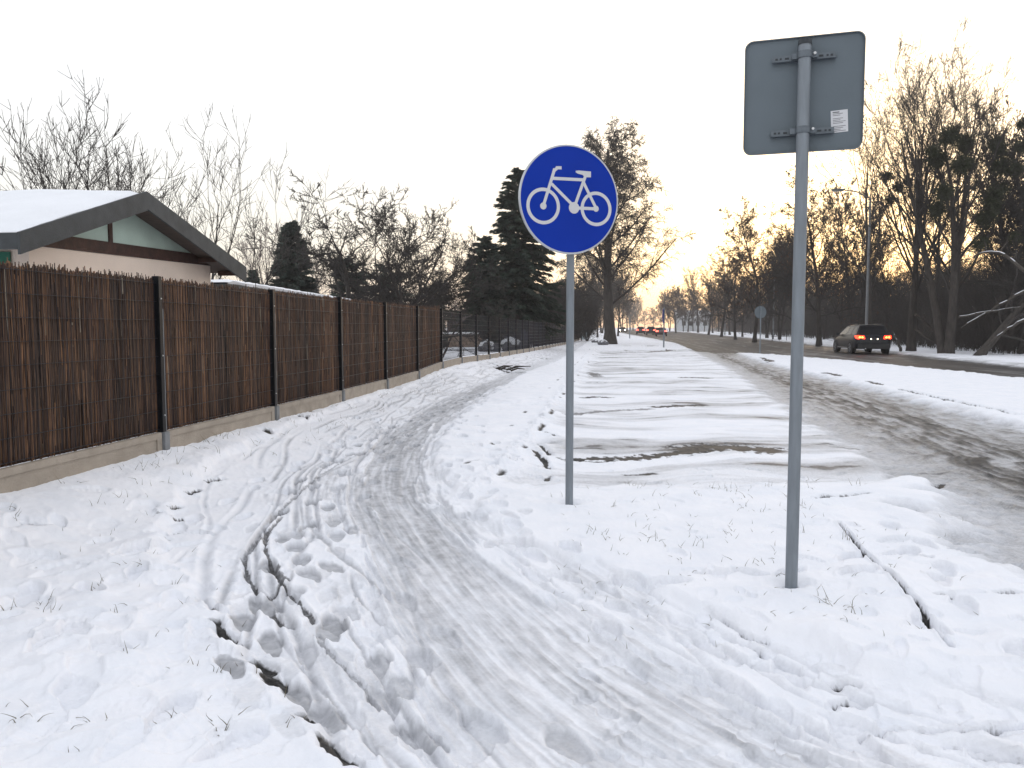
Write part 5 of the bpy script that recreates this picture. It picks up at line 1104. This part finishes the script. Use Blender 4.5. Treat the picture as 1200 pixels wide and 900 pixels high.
P_red = mat('dark_red_paint', (.055, .012, .012), .3, .2, coat=.5)
P_black = mat('black_paint', (.012, .010, .010), .3, .2, coat=.5)
P_grey = mat('grey_paint', (.06, .05, .05), .3, .3, coat=.5)
x, y = G(1016, 414); x += .45; y += 1.9
car('parked_car' if False else 'car', (x, y, ground_z(x, y) + .02), R(-7), 'dark estate car with glowing tail lights driving away beside the traffic island', P_dark, sc=1.04)
for px, Y, pt, lab, kd in ((775, 136, P_red, 'dark red car with lit tail lights, nearest of the distant queue', 'saloon'), (763, 156, P_black, 'black car with lit tail lights just ahead of the dark red one', 'suv'), (751, 176, P_grey, 'grey car with lit tail lights at the front of the distant queue', 'suv'), (770, 168, P_black, 'dark car almost hidden behind the two nearest distant cars', 'saloon')):
    x = at(px, 390, Y).x; car('car', (x, Y, ground_z(x, Y) + .02), R(-11), lab, pt, kd, 'tail', 1.0, False)
x = at(729.5, 390, 205).x; car('car', (x, 205, ground_z(x, 205) + .02), R(172), 'oncoming car with bright headlights far down the road', P_grey, 'saloon', 'head', 1.0, False)

# ------------------------------------------------------------------ lamps, far signs, railing, far building
def street_lamp(px, Y, h, label, lit=False, arm=2.2, side=-1):
    x = at(px, 390, Y).x; t = empty('street_lamp', (x, Y, ground_z(x, Y)), label, 'street lamp'); b = MB(); b.tube([(0, 0, -.1), (0, 0, h * .15), (0, 0, h)], [.12, .09, .06], 12); b.build('pole', M['lampgrey'], t, smooth=True)
    b = MB(); b.tube([(0, 0, h - .05), (side * arm * .5, -.1, h + .35), (side * arm, -.2, h + .45)], .04, 8); b.build('arm', M['lampgrey'], t, smooth=True)
    b = MB(); b.box((side * (arm + .3), -.2, h + .44), (.38, .14, .06)); hd = b.build('lamp_head', M['lampgrey'], t, bevel=.03)
    b = MB(); b.box((side * (arm + .3), -.2, h + .37), (.28, .10, .02)); b.build('lamp_glass', M['head'] if lit else M['pale'], hd)
street_lamp(849.5, 150, 9.0, 'tall thin street lamp left of the round sign back', side=-1)
street_lamp(906, 93, 7.4, 'street lamp just left of the square sign pole', arm=1.4, side=1)
street_lamp(1015, 50, 9.4, 'grey street lamp rising behind the dark estate car', arm=1.8)
street_lamp(731, 380, 6.5, 'lit street lamp at the far end of the road', lit=True, arm=1.2, side=1)
def small_sign(px, Y, zc, r_, shape, yaw, label, m='signback', top=None, rp=.030):
    x = at(px, 390, Y).x; t = empty('road_sign', (x, Y, ground_z(x, Y)), label, 'sign'); b = MB(); b.tube([(0, 0, -.1), (0, 0, top or zc + r_)], rp, 10); b.build('pole', M['galv'], t)
    if not shape: return t
    X = Vector((math.cos(yaw), math.sin(yaw), 0)); Nn = Vector((math.sin(yaw), -math.cos(yaw), 0)); Z = Vector((0, 0, 1)); c = Vector((0, 0, zc)) - Nn * .05
    P = [c + X * math.cos(2 * math.pi * i / 28) * r_ + Z * math.sin(2 * math.pi * i / 28) * r_ for i in range(28)] if shape == 'round' else [c + X * i * r_ + Z * j * r_ * 1.2 for i, j in ((-1, -1), (1, -1), (1, 1), (-1, 1))]
    b = MB(); b.prism(P, Nn * .015); b.build('sign_plate', M[m], t); return t
small_sign(891, 42, 2.20, .33, 'round', R(8), 'round grey sign back on a thin pole on the tip of the traffic island')
small_sign(778, 54.4, 2.15, .40, 'rect', R(72), 'narrow edge-on blue sign on a dark pole before the distant cars', 'blue', top=2.75, rp=.05)
small_sign(738, 100, 2.2, .3, '', 0, 'bare thin pole beyond the linden on the verge', top=2.6, rp=.06)
def railing():
    t = empty('railing', (28.6, 84, -.05), 'dark metal railing at the wood edge left of the square sign pole', 'railing'); 
    for k in range(4): b = MB(); b.tube([(k * .75 - 1.1, 0, 0), (k * .75 - 1.1, 0, 1.25)], .035, 8); b.build('post', M['trim'], t)
    for z in (.55, 1.2): b = MB(); b.tube([(-1.2, 0, z), (1.25, 0, z)], .03, 8); b.build('rail', M['trim'], t)
railing()
def far_house():
    t = empty('distant_house', (69, 305, 0), 'pale distant house glimpsed between the trees at the road end', 'house'); b = MB(); b.box((0, 0, 2.6), (6, 4, 2.8)); b.build('wall', M['pale'], t)
    b = MB(); b.prism([(-6.5, -4.5, 5.3), (6.5, -4.5, 5.3), (6.5, 0, 8.2), (-6.5, 0, 8.2)], (0, .3, -.3)); b.prism([(-6.5, 4.5, 5.3), (6.5, 4.5, 5.3), (6.5, .02, 8.2), (-6.5, .02, 8.2)], (0, -.3, -.3)); b.build('roof', M['snow'], t)
    for sx in (-4, -1.3, 1.3, 4): b = MB(); b.box((sx, -4.02, 3.0), (.7, .05, .8)); b.build('window', M['glass'], t)
far_house()

# ------------------------------------------------------------------ thin winter haze
def haze():
    m = bpy.data.materials.new('winter_haze'); m.use_nodes = True; n = m.node_tree; n.nodes.remove(n.nodes['Principled BSDF']); v = n.nodes.new('ShaderNodeVolumePrincipled')
    v.inputs['Density'].default_value = .0008; v.inputs['Color'].default_value = (.93, .90, .90, 1); v.inputs['Anisotropy'].default_value = .3; n.links.new(v.outputs[0], n.nodes['Material Output'].inputs['Volume'])
    b = MB(); b.box((60, 280, 14), (620, 900, 19)); o = b.build('haze', m); tag(o, 'thin pale haze over the far end of the road', kind='stuff')
haze()
